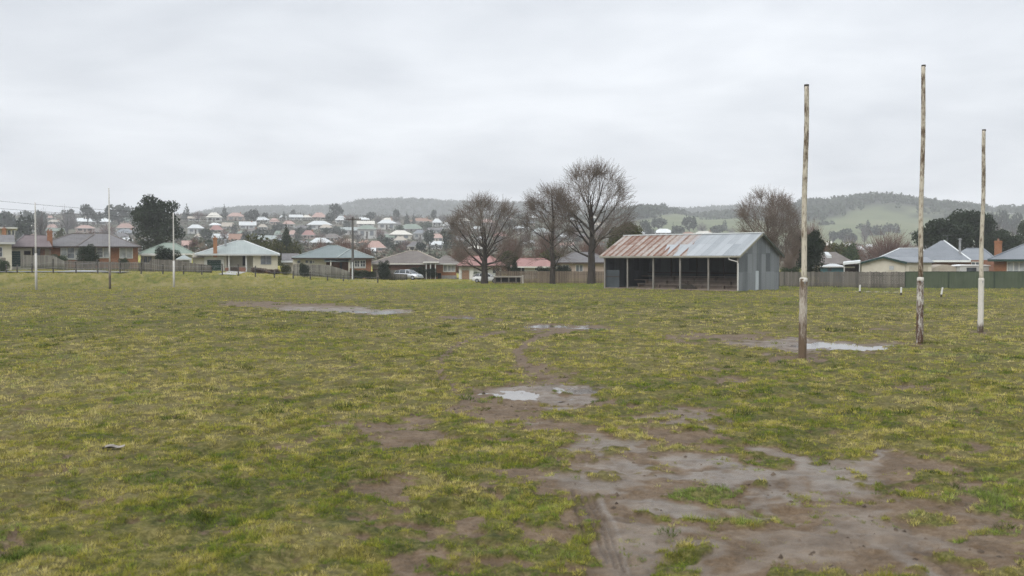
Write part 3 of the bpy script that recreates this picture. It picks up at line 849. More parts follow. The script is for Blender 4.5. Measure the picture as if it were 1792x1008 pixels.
    seam = rm.math('LESS_THAN', fx, .04)
    col = rm.mix(rm.math('MULTIPLY', seam, .35), col, (.08, .07, .065))
    rm.fin(col, rm.math('ADD', .42, rm.math('MULTIPLY', rz, .35)), .15, .4)
    def slope(sgn):
        nx = int((L + 2 * OV) / .038); b = MB()
        x0 = -OV
        y0, z0 = (-.32, EH - .10) if sgn < 0 else (W + .32, EH - .10)
        y1, z1 = W / 2, RH + .06
        for i in range(nx + 1):
            x = x0 + (L + 2 * OV) * i / nx
            dz = .010 * math.cos(i * math.pi)
            b.v += [(x, y0, z0 + dz), (x, y1, z1 + dz), (x, y0, z0 + dz - .022), (x, y1, z1 + dz - .022)]
        for i in range(nx):
            a, c = 4 * i, 4 * i + 4
            q = [(a, c, c + 1, a + 1), (a + 2, a + 3, c + 3, c + 2), (a, a + 2, c + 2, c), (a + 1, c + 1, c + 3, a + 3)]
            b.f += q if sgn < 0 else [tuple(reversed(k)) for k in q]
        for a in (0, 4 * nx):
            b.f.append((a, a + 1, a + 3, a + 2))
        return b.build('roof', rm.m, t)
    r0 = slope(-1); slope(1)
    r0['label'] = 'front roof slope, rusted on the left half and bright on the right'
    b = MB()
    b.prism([(-.30, RH + .03), (L + .30, RH + .03), (L + .30, RH + .10), (-.30, RH + .10)], W / 2 - .16, W / 2 + .16)
    b.build('ridge_cap', M['rlight'], r0)
    trim = surf('cream_green_trim', (.22, .215, .16), (.32, .31, .24), 2, .7)
    b = MB(); b.box(-OV, -.30, EH - .30, L + OV, -.25, EH - .135); b.build('fascia', trim, t)
    b = MB(); b.box(-OV, -.40, EH - .245, L + OV, -.303, EH - .13); b.build('gutter', surf('old_gutter', (.23,.22,.18), (.34,.33,.28), 2, .6), t)
    for x in (-OV - .032, L + OV + .002):
        for sgn in (-1, 1):
            ya, yb = (-.36, W / 2) if sgn < 0 else (W + .36, W / 2)
            b = MB(); v = []
            for xx in (x, x + .03):
                v += [(xx, ya, EH - .30), (xx, yb, RH - .13), (xx, yb, RH + .05), (xx, ya, EH - .11)]
            b.add(v, [(0, 1, 2, 3), (7, 6, 5, 4)] + [(i, i + 4, (i + 1) % 4 + 4, (i + 1) % 4) for i in range(4)])
            b.build('barge_board', trim if sgn < 0 else surf('dark_green_barge', (.03, .04, .03), (.06, .07, .055), 2, .7), t)
    # downpipe from gutter to the near corner
    b = MB(); b.tube([(L - .72, -.33, EH - .22), (L - .70, -.30, EH - .42), (L - .1, -.06, EH - .60), (L - .035, -.05, EH - .75), (L - .035, -.05, .08)], .042, 8)
    b.build('downpipe', M['white'], t)
    # front posts: where the photo shows them along the open side
    xs = []
    for px in (1098.5, 1143.5, 1190.5, 1240):
        k = (px - 896) / F
        # (A + u*q).x = k * (A + u*q).y
        q = (k * A.y - A.x) / (ux - k * uy)
        xs.append(L - q)
    pm = surf('grey_timber_post', (.15, .14, .122), (.27, .255, .23), 3, .85, (1, 1, .3))
    for x in [.07] + xs + [L - .075]:
        b = MB(); b.box(x - .065, -.07, -.1, x + .065, .06, EH - .28); b.build('post', pm, t, bevel=.008)
    b = MB(); b.box(0, -.06, EH - .282, L, .05, EH - .06); b.build('front_beam', M['dkbrown'], t)
    for x in [.5 + 3.05 * i for i in range(5)]:
        b = MB(); b.bar((x, -.2, EH - .16), (x, W / 2, RH - .10), .06, .12); b.bar((x, W + .2, EH - .16), (x, W / 2, RH - .10), .06, .12)
        b.bar((x, .1, EH - .12), (x, W - .1, EH - .12), .06, .12)
        b.build('rafter', M['dkbrown'], t)
    for x in (2.6, 5.3, 8.0, 10.7):
        b = MB(); b.box(x - .05, W - .17, 0, x + .05, W - .062, EH); b.build('stud', M['dkbrown'], t)
    b = MB(); b.box(.06, W - .15, 1.30, L - .06, W - .063, 1.40); b.build('wall_rail', M['dkbrown'], t)
    # earth floor and stepped seating
    fl = surf('dusty_earth_floor', (.16, .125, .10), (.27, .22, .18), 1.2, .95)
    b = MB(); b.box(.07, -.02, -.05, L - .07, W - .07, .10); b.build('floor', fl, t)
    sm = surf('dusty_bench_timber', (.20, .165, .135), (.34, .29, .24), 2.5, .9, (.4, 2, 2))
    for i in range(3):
        y = 2.7 + i * 1.15; z = .36 + .33 * i
        b = MB(); b.box(.5 if i else 1.6, y, z, L - .4, y + .42, z + .055); b.build('bench_seat', sm, t)
        b = MB()
        for k in range(6):
            x = 1.7 + k * (L - 2.6) / 5
            b.box(x - .05, y + .08, .10, x + .05, y + .34, z - .002)
        b.box(1.62, y + .30, .10, L - .45, y + .33, z - .06)
        b.build('bench_support', fl, t)
    # loose iron sheets leaning by the left post, with the rail across
    bl = surf('blue_grey_sheet', (.03, .037, .043), (.055, .066, .074), 1.5, .5)
    b = MB(); b.box(.10, .10, .09, 1.55, .16, 1.62); b.build('side_panel', bl, t)
    b = MB(); b.box(.10, .06, 1.02, 1.55, .097, 1.09); b.build('panel_rail', M['dkbrown'], t)
    # heap of dark brush on the floor
    hx = sum(xs[2:3]) ; hp = Vector((hx, .95, .1))
    r_ = random.Random(4); b = MB()
    for k in range(420):
        a = r_.uniform(0, 6.28); q = math.sqrt(r_.random())
        c = Vector((math.cos(a) * q * 1.0, math.sin(a) * q * .55, (1 - q) * .52 * r_.uniform(.2, 1)))
        dv = Vector((r_.uniform(-1, 1), r_.uniform(-1, 1), r_.uniform(-.2, .7))).normalized() * r_.uniform(.12, .35)
        b.bar(c - dv * .5, c + dv * .5, .016)
    b.add([(1.05 * math.cos(k * .628) , .58 * math.sin(k * .628), 0) for k in range(10)] + [(.5 * math.cos(k * .628), .28 * math.sin(k * .628), .36) for k in range(10)],
          [(k, (k + 1) % 10, (k + 1) % 10 + 10, k + 10) for k in range(10)] + [tuple(range(10, 20))])
    h = b.build('brush_heap', surf('dark_brush', (.018, .016, .012), (.045, .038, .028), 3, .95))
    mw = Matrix.Rotation(-ph, 4, 'Z'); h.location = mw @ hp + Vector((ox, oy, 0)); h.rotation_euler = (0, 0, -ph)
    tag(h, 'heap of dark dead brush dumped on the earth floor inside the iron shed', 'brush heap')
shed()

# ------------------------------------------------------------------ boundary posts and fences
gp = [(11, 479.5, 17), (56, 479, 20), (93, 478.8, 28), (133, 480.5, 23), (171, 480, 26), (210, 480.5, 26), (247, 481.5, 29), (285, 482, 21), (321, 483, 19),
      (353, 483.5, 21), (389, 484.5, 23), (417, 486, 24), (447, 487, 22), (480, 487, 14), (513, 488, 16), (543, 489.5, 17), (573, 490, 12), (601, 489, 13), (661, 492, 11), (30, 479.5, 16)]
gp.sort()
ORD = ['first', 'second', 'third', 'fourth', 'fifth', 'sixth', 'seventh', 'eighth', 'ninth', 'tenth', 'eleventh', 'twelfth', 'thirteenth', 'fourteenth', 'fifteenth',
       'sixteenth', 'seventeenth', 'eighteenth', 'nineteenth', 'twentieth', 'twenty-first', 'twenty-second', 'twenty-third', 'twenty-fourth', 'twenty-fifth', 'twenty-sixth',
       'twenty-seventh', 'twenty-eighth', 'twenty-ninth', 'thirtieth']
bpm = surf('dark_post_timber', (.035, .032, .028), (.09, .082, .072), 4, .9, (1, 1, .3))
gpts = []
for i, (px, py, h) in enumerate(gp):
    d = 102.5
    for _ in range(30):
        x = (px - 896) / F * d; z = float(gz0(x, d)); 
        d = d  # the posts stand along the top of the bank
    s = d / F; x = (px - 896) / F * d
    t = thing('boundary_post', f'{ORD[i]} dark boundary post from left along the grass bank', 'fence post', (x, d, z), 0, 'dark boundary posts along the oval edge')
    hh = max(.75, h * s * .92); b = MB()
    b.tube([(0, 0, -.2), (.01, 0, hh * .6), (.02 * math.sin(i), 0, hh)], [.075, .07, .065], 7); b.build('shaft', bpm, t)
    b = MB(); b.tube([(.02 * math.sin(i), 0, hh - .04), (.02 * math.sin(i), 0, hh + .02)], [.078, .06], 7); b.build('post_top', M['timber'], t)
    gpts.append((x, d, z, hh))
for k, fz in enumerate((.86, .45)):
    b = MB()
    b.tube([(x, y - .07, z + hh * fz * .9) for x, y, z, hh in gpts], .009, 5)
    o = b.build('fence_wire', M['iron'])
    tag(o, ['thin upper wire strung along the dark boundary posts', 'thin lower wire strung along the dark boundary posts'][k], 'wire')

def fence(name, label, pts, mat, step=.105, gap=.012, rails=True, post=2.4, group=None, wob=.03, cap=None, jag=0):
    """pts: list of (px, py_base, py_top, D); palings between them, one mesh"""
    P = []
    for px, pb, ptp, D in pts:
        a = at(px, pb, D); P.append((a, (pb - ptp) * D / F))
    o0 = P[0][0].copy()
    t = thing(name, label, 'fence', o0, 0, group)
    b = MB(); rl = MB(); r_ = random.Random(len(label)); posts = []
    for (a, ha), (c, hc) in zip(P[:-1], P[1:]):
        d = Vector((c.x - a.x, c.y - a.y, 0)); Ln = d.length; d.normalize(); nrm = Vector((d.y, -d.x, 0))
        n = max(1, int(Ln / step))
        for i in range(n):
            f0 = i / n; f1 = (i + 1) / n - gap / Ln
            pa = a.lerp(c, f0) - o0; pb_ = a.lerp(c, f1) - o0
            h = ha + (hc - ha) * (f0 + f1) / 2 + r_.uniform(-wob, wob) - (r_.random() < .04) * jag
            off = nrm * r_.uniform(0, .014)
            q = [pa + off, pb_ + off, pb_ + off - nrm * .02, pa + off - nrm * .02]
            z0 = Vector((0, 0, -.12)); z1 = Vector((0, 0, h)); z2 = Vector((0, 0, h + r_.uniform(-.01, .01)))
            v = [k + z0 for k in q] + [q[0] + z1, q[1] + z2, q[2] + z2, q[3] + z1]
            b.add(v, [(0,1,5,4),(1,2,6,5),(2,3,7,6),(3,0,4,7),(4,5,6,7),(0,3,2,1)])
        if rails:
            for fz in (.25, .78):
                rl.bar(a - o0 - nrm * .05 + Vector((0, 0, ha * fz)), c - o0 - nrm * .05 + Vector((0, 0, hc * fz)), .045, .09)
        m = max(1, int(Ln / post))
        for i in range(m + 1):
            posts.append((a.lerp(c, i / m) - o0 - nrm * .12, ha + (hc - ha) * i / m))
    pn = b.build('paling_panel', mat, t)
    if rails: rl.build('rail', M['dkbrown'], t)
    for p, h in posts[:40]:
        q = MB(); q.box(p.x - .05, p.y - .05, p.z - .1, p.x + .05, p.y + .05, p.z + h * .93); q.build('fence_post', M['dkbrown'], t)
    return t
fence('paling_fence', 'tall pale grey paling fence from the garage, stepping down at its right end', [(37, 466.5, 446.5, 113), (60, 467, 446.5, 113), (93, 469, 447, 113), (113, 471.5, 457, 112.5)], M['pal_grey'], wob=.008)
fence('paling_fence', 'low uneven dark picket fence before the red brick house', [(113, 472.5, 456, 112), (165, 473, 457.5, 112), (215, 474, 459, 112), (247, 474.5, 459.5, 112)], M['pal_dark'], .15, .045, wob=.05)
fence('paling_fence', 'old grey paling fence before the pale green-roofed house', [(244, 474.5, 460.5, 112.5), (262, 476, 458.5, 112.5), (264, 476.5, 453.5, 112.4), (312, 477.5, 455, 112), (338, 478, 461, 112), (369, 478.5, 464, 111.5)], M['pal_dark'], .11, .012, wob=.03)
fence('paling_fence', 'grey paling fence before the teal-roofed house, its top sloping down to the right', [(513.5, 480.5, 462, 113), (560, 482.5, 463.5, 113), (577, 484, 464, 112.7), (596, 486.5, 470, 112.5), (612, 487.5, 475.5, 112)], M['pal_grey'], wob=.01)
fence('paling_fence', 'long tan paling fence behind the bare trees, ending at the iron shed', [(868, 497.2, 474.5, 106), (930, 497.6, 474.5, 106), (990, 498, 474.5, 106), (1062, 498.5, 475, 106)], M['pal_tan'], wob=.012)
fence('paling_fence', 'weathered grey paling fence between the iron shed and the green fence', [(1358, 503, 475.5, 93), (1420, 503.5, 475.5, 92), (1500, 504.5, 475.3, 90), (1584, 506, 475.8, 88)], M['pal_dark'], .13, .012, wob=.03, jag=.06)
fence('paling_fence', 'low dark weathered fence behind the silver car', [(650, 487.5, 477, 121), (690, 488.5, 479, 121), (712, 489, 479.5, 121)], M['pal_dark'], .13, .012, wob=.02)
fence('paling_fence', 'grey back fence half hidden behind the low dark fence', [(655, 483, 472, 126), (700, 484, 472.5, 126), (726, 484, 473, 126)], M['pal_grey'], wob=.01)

def colour_fence():
    pts = [(1584, 506.2, 475.6, 88), (1660, 507.5, 475.5, 87), (1740, 508.5, 475.3, 86), (1830, 510, 475, 85), (1960, 512, 474.8, 83)]
    P = [(at(a, b_, D), (b_ - c) * D / F) for a, b_, c, D in pts]; o0 = P[0][0].copy()
    t = thing('steel_fence', 'green ribbed steel panel fence on the right, joining the paling fence', 'fence', o0)
    gm = NT('green_steel'); n = gm.noise(.8, 4); gm.fin(gm.ramp(n, [(.35, (.046, .064, .036)), (.65, (.066, .086, .050))]), .55, 0, .35)
    cm = surf('green_steel_rail', (.016, .032, .018), (.024, .042, .025), 2, .5)
    for (a, ha), (c, hc) in zip(P[:-1], P[1:]):
        d = Vector((c.x - a.x, c.y - a.y, 0)); Ln = d.length; d.normalize(); nrm = Vector((d.y, -d.x, 0))
        m = max(1, int(Ln / 2.36))
        for k in range(m):
            f0, f1 = k / m, (k + 1) / m
            b = MB(); nn = 14
            for i in range(nn * 4 + 1):
                f = f0 + (f1 - f0) * i / (nn * 4)
                off = nrm * (.022 if i % 4 in (1, 2) else 0)
                p = a.lerp(c, f) - o0 + off; h = ha + (hc - ha) * f
                b.v += [p + Vector((0, 0, -.1)), p + Vector((0, 0, h - .03))]
            b.f += [(2 * i, 2 * i + 2, 2 * i + 3, 2 * i + 1) for i in range(nn * 4)]
            o = b.build('panel', gm.m, t)
            sd = o.modifiers.new('thick', 'SOLIDIFY'); sd.thickness = .006
            pa = a.lerp(c, f0) - o0; pb = a.lerp(c, f1) - o0; h0 = ha + (hc - ha) * f0; h1 = ha + (hc - ha) * f1
            b = MB(); b.bar(pa + Vector((0, 0, h0)), pb + Vector((0, 0, h1)), .05, .06); b.build('top_rail', cm, t)
            b = MB(); b.box(pa.x - .035, pa.y - .045, pa.z - .1, pa.x + .035, pa.y + .03, pa.z + h0 - .034); b.build('fence_post', cm, t)
colour_fence()

# ------------------------------------------------------------------ power pole and lines
def power():
    d = 116; p = at(617.5, 489, d); s = d / F
    t = thing('utility_pole', 'tall grey power pole with a short crossarm before the teal-roofed house', 'power pole', (p.x, d, p.z))
    H = (489 - 380) * s
    b = MB(); b.tube([(0, 0, -.3), (0, 0, H * .5), (0, 0, H)], [.17, .14, .10], 10); b.build('pole', surf('grey_pole_timber', (.06,.058,.055), (.13,.125,.118), 4, .9, (1,1,.2)), t)
    b = MB(); b.bar((-1.0, -.12, H - .25), (1.0, -.12, H - .25), .10, .10); b.build('crossarm', M['dkbrown'], t)
    for x in (-.9, -.35, .35, .9):
        b = MB(); b.lathe([(.02, 0), (.05, .04), (.05, .10), (.025, .14)], (x, -.12, H - .198), 8); b.build('insulator', M['greywhite'], t)
    b = MB(); b.tube([(-.02, -.18, .0), (-.02, -.155, 2.0)], .06, 8); b.build('cable_guard', M['rlight'], t)
    q = at(-260, 474, 98)
    t2 = thing('utility_pole', 'grey power pole standing on the grass bank beyond the leftmost house', 'power pole', (q.x, q.y, 1.0))
    H2 = at(-260, 318, 98).z - 1.0
    b = MB(); b.tube([(0, 0, -.3), (0, 0, H2 + .6)], [.17, .11], 10); b.build('pole', M['bark'], t2)
    b = MB(); b.bar((-1, -.12, H2), (1, -.12, H2), .1, .1); b.build('crossarm', M['dkbrown'], t2)
    wm = surf('black_cable', (.03, .03, .03), (.05, .05, .05), 1, .6)
    for lab, z0, pyA, pyM, zend, off in (('upper power cable running from the left edge to the power pole', 0, 322, 356, H - .1, -.9), ('lower power cable running from the left edge to the power pole', -.9, 340, 369, H - .35, .9)):
        a = at(-260, pyA, 98); c = p + Vector((off, -.12, zend)); b = MB(); pts = []
        for i in range(41):
            f = i / 40; w = a.lerp(c, f); w.z -= 4 * f * (1 - f) * .9
            pts.append(w - a)
        b.tube(pts, .014, 5); o = b.build('power_line', wm); o.location = a
        tag(o, lab, 'power line')
power()

# ------------------------------------------------------------------ road, drive and path strips on the terrain
def strip(name, rows, mat, lift=.03):
    V = []; n = 0
    for (xa, ya, xb, yb) in rows:
        for k in range(7):
            x = xa + (xb - xa) * k / 6; y = ya + (yb - ya) * k / 6
            V.append((x, y, float(gz0(x, y)) + lift))
    Fc = [(7 * i + k, 7 * i + k + 1, 7 * i + 8 + k, 7 * i + 7 + k) for i in range(len(rows) - 1) for k in range(6)]
    o = link(bpy.data.objects.new(name, raw_mesh(name, V, Fc, mat, True)))
    if o.data.polygons[0].normal.z < 0: o.data.flip_normals()
    tag(o, kind='structure')
strip('road', [(x, 104.2 + .05 * math.sin(x), x, 107.4) for x in np.arange(-75, -40.0, 1.0)], M['asphalt'], .10)
strip('driveway', [(X, 107.5, X + .9, 113) for X in np.arange(-49.5, -45.5, .5)], M['concrete'], .07)
strip('driveway', [(at(415 + i * 3.0, 480, 113).x, 105.5, at(402 + i * 3.0, 480, 121).x, 121.0) for i in range(11)], M['concrete'], .05)

# ------------------------------------------------------------------ bench, bark scrap
def bench():
    d = 104; p = at(863, 497.8, d); s = d / F
    t = thing('plank_bench', 'long low grey plank bench by the fan-shaped bare tree', 'bench', (p.x, d, 0.0))
    Lb = 50 * s; h = .70; pale = surf('pale_bench_timber', (.34, .31, .27), (.46, .43, .385), 3, .9)
    b = MB()
    for k in range(4): b.box(0, k * .16, h + .004 * k, Lb - .1 * (k % 2), k * .16 + .14, h + .10 + .004 * k)
    b.build('top', pale, t)
    for fx in (.06, .28, .55, .80, .97):
        b = MB(); b.box(Lb * fx - .05, .05, -.1, Lb * fx + .05, .15, h - .002); b.build('leg', M['timber'], t)
        b = MB(); b.box(Lb * fx - .05, .45, -.1, Lb * fx + .05, .55, h - .002); b.build('leg', M['dkbrown'], t)
    b = MB(); b.box(Lb * .02, .30, .20, Lb * .98, .44, h - .03); b.build('under_top_shade', M['black'], t)  # black box standing in for the shade beneath the top
    b = MB(); b.tube([(Lb + .12, .1, -.1), (Lb + .1, .1, h + .22)], [.10, .09], 8); b.build('end_post', pale, t)
bench()
def scrap():
    p = at(202, 790, CAMH * F / (790 - HZ)); r_ = random.Random(3)
    z = float(gz(np.array([p.x]), np.array([p.y]))[0])
    t = thing('bark_scrap', 'small curled scrap of grey bark lying on the grass', 'bark', (p.x, p.y, z + .01), .25)
    b = MB()
    for k in range(9):
        f = k / 8; x = (f - .5) * .24
        for j in range(5):
            a = (j - 2) * .55
            b.v.append((x + r_.uniform(-.006, .006), .045 * math.sin(a) * (1 - .4 * abs(f - .5)), .012 + .035 * math.cos(a) * (1 - .5 * abs(f - .4)) + .012 * math.sin(f * 7)))
    b.f = [(k * 5 + j, k * 5 + j + 1, k * 5 + j + 6, k * 5 + j + 5) for k in range(8) for j in range(4)]
    o = b.build('bark_curl', surf('grey_bark_scrap', (.16, .14, .125), (.36, .33, .30), 14, .9), t); m_ = o.modifiers.new('thick', 'SOLIDIFY'); m_.thickness = .008
    b = MB(); b.tube([(-.17, .02, .012), (-.09, .0, .025), (.02, -.01, .02)], [.012, .016, .008], 6); b.build('splinter', M['bark'], t)
scrap()

# ------------------------------------------------------------------ cars
def car(label, px, py, D, yaw, sc, paint, group=None):
    p = at(px, py, D)
    t = thing('hatchback_car', label, 'car', (p.x, D, float(gz0(p.x, D)) + .02), yaw, group)
    t.scale = (sc, sc, sc)
    def loft(secs):
        """secs: list of (x, [(y,z)...]) half sections mirrored"""
        b = MB(); n = len(secs[0][1]); full = 2 * n
        for x, hs in secs:
            b.v += [(x, y, z) for y, z in hs] + [(x, -y, z) for y, z in reversed(hs)]
        for i in range(len(secs) - 1):
            for k in range(full):
                a, c = i * full + k, i * full + (k + 1) % full
                b.f.append((a, c, c + full, a + full))
        b.f.append(tuple(range(full - 1, -1, -1))); b.f.append(tuple((len(secs) - 1) * full + k for k in range(full)))
        return b
    lower = []
    for x, zb, zt, w in ((-2.1, .42, .78, .70), (-2.02, .30, .92, .80), (-1.6, .22, .98, .87), (-.6, .2, .97, .88), (.6, .2, .94, .88), (1.2, .21, .90, .86), (1.75, .24, .80, .82), (2.05, .32, .66, .70), (2.12, .40, .56, .62)):
        lower.append((x, [(w * .88, zb), (w, zb + .12), (w, (zb + zt) / 2), (w * .96, zt - .06), (w * .86, zt)]))
    body = loft(lower).build('body', paint, t, True)
    cab = []
    for x, zt, w in ((-2.0, .93, .70), (-1.75, 1.30, .64), (-1.2, 1.43, .62), (-.3, 1.46, .62), (.35, 1.38, .62), (1.15, .93, .70)):
        cab.append((x, [(.78, .90), (.5 * (.78 + w), (.9 + zt) / 2), (w, zt - .05), (w * .8, zt)]))
    loft(cab).build('cabin_glass', M['glass'], t, True)
    rf = [(x, [(w, z), (w + .03, z + .03), (w * .8, z + .045)]) for x, z, w in ((-1.92, 1.28, .60), (-1.2, 1.405, .60), (-.3, 1.435, .60), (.36, 1.355, .58))]
    loft(rf).build('roof_panel', paint, t, True)
    for sy in (-1, 1):
        for a, c in (((-1.98, .78, .92), (-1.62, .63, 1.33)), ((-1.02, .80, .92), (-1.0, .64, 1.40)), ((.05, .80, .92), (.0, .645, 1.40)), ((1.16, .76, .91), (.36, .60, 1.37))):
            b = MB(); b.bar((a[0], sy * a[1], a[2]), (c[0], sy * c[1], c[2]), .09 if a[0] < -1.5 else .06, .05); b.build('pillar', paint, t)
        for x in (-1.32, 1.32):
            b = MB(); b.tube([(x, sy * .68, .31), (x, sy * .885, .31)], .31, 18); w_ = b.build('tyre', M['black'], t)
            b = MB(); b.tube([(x, sy * .886, .31), (x, sy * .90, .31)], .20, 14); b.build('rim', M['iron'], w_)
        b = MB(); b.box(-2.10, sy * .50 - .16, .72, -1.98, sy * .50 + .16, .90); b.build('tail_light', surf('red_lens', (.2,.02,.02), (.28,.03,.03), 2, .3), t)
        b = MB(); b.box(1.93, sy * .50 - .16, .58, 2.10, sy * .50 + .16, .70); b.build('headlight', M['curtain'], t)
        b = MB(); b.box(.75, sy * .90 - .06, .95, .92, sy * .90 + .06, 1.07); b.build('wing_mirror', paint, t, bevel=.02)
    b = MB(); b.box(-2.16, -.74, .30, -2.0, .74, .5); b.build('bumper', surf('grey_bumper', (.2,.2,.21), (.26,.26,.27), 1, .5), t, bevel=.03)
    b = MB(); b.box(-2.165, -.26, .52, -2.04, .26, .64); b.build('number_plate', M['white'], t)
    b = MB(); b.box(1.98, -.75, .28, 2.17, .75, .46); b.build('bumper', paint, t, bevel=.03)
    return t
silver = NT('silver_paint'); silver.fin(silver.ramp(silver.noise(.8, 3), [(.3, (.40,.42,.44)), (.7, (.48,.50,.52))]), .28, .35, .5); M['silver'] = silver.m
wp = NT('white_car_paint'); wp.fin(wp.ramp(wp.noise(.8, 3), [(.3, (.66,.67,.67)), (.7, (.74,.75,.75))]), .3, 0, .5); M['carwhite'] = wp.m
car('silver hatchback parked before the brown brick house hedge', 714.5, 490.7, 123, R(-28), .86, M['silver'])
car('white car half hidden behind the fan-shaped tree trunk', 852, 495, 108, R(-12), .72, M['carwhite'])

def clods():
    g = np.random.default_rng(12); N = 9000
    r = np.sqrt(g.uniform(7 ** 2, 30 ** 2, N)); th = g.uniform(-.5, .5, N); x = r * np.sin(th); y = r * np.cos(th)
    fl = fields(x, y); k = (fl[0] > .75) & (fl[4] < .02) & (fbm(x / .8, y / .8, 161, 3) > .46)
    x, y, r = x[k], y[k], r[k]; z = gz(x, y, [q[k] for q in fl]); n = len(x)
    s = g.uniform(.008, .026, n) * g.uniform(.7, 1.5, n)
    base = np.array([(1, 0, 0), (.3, .95, 0), (-.8, .6, 0), (-.8, -.6, 0), (.3, -.95, 0), (.1, .05, .75), (0, 0, -.5)])
    V = base[None] * s[:, None, None] * g.uniform(.6, 1.4, (n, 7, 3)); a = g.uniform(0, 6.28, n)
    c, sn = np.cos(a)[:, None], np.sin(a)[:, None]
    V = np.stack([V[..., 0] * c - V[..., 1] * sn, V[..., 0] * sn + V[..., 1] * c, V[..., 2]], -1) + np.stack([x, y, z], 1)[:, None]
    T = np.array([(0,1,5),(1,2,5),(2,3,5),(3,4,5),(4,0,5),(1,0,6),(2,1,6),(3,2,6),(4,3,6),(0,4,6)])
    Q = (np.arange(n)[:, None, None] * 7 + T[None]).reshape(-1, 3)
    m = NT('mud_clods'); i = m.island()
    m.fin(m.ramp(i, [(.1, (.045, .032, .022)), (.6, (.10, .075, .054)), (.95, (.19, .15, .115))]), .85)
    o = link(bpy.data.objects.new('mud_clods', np_mesh('mud_clods', V.reshape(-1, 3), Q, m.m)))
    tag(o, 'small clods of churned mud scattered over the bare patches', 'mud', kind='stuff')
clods()
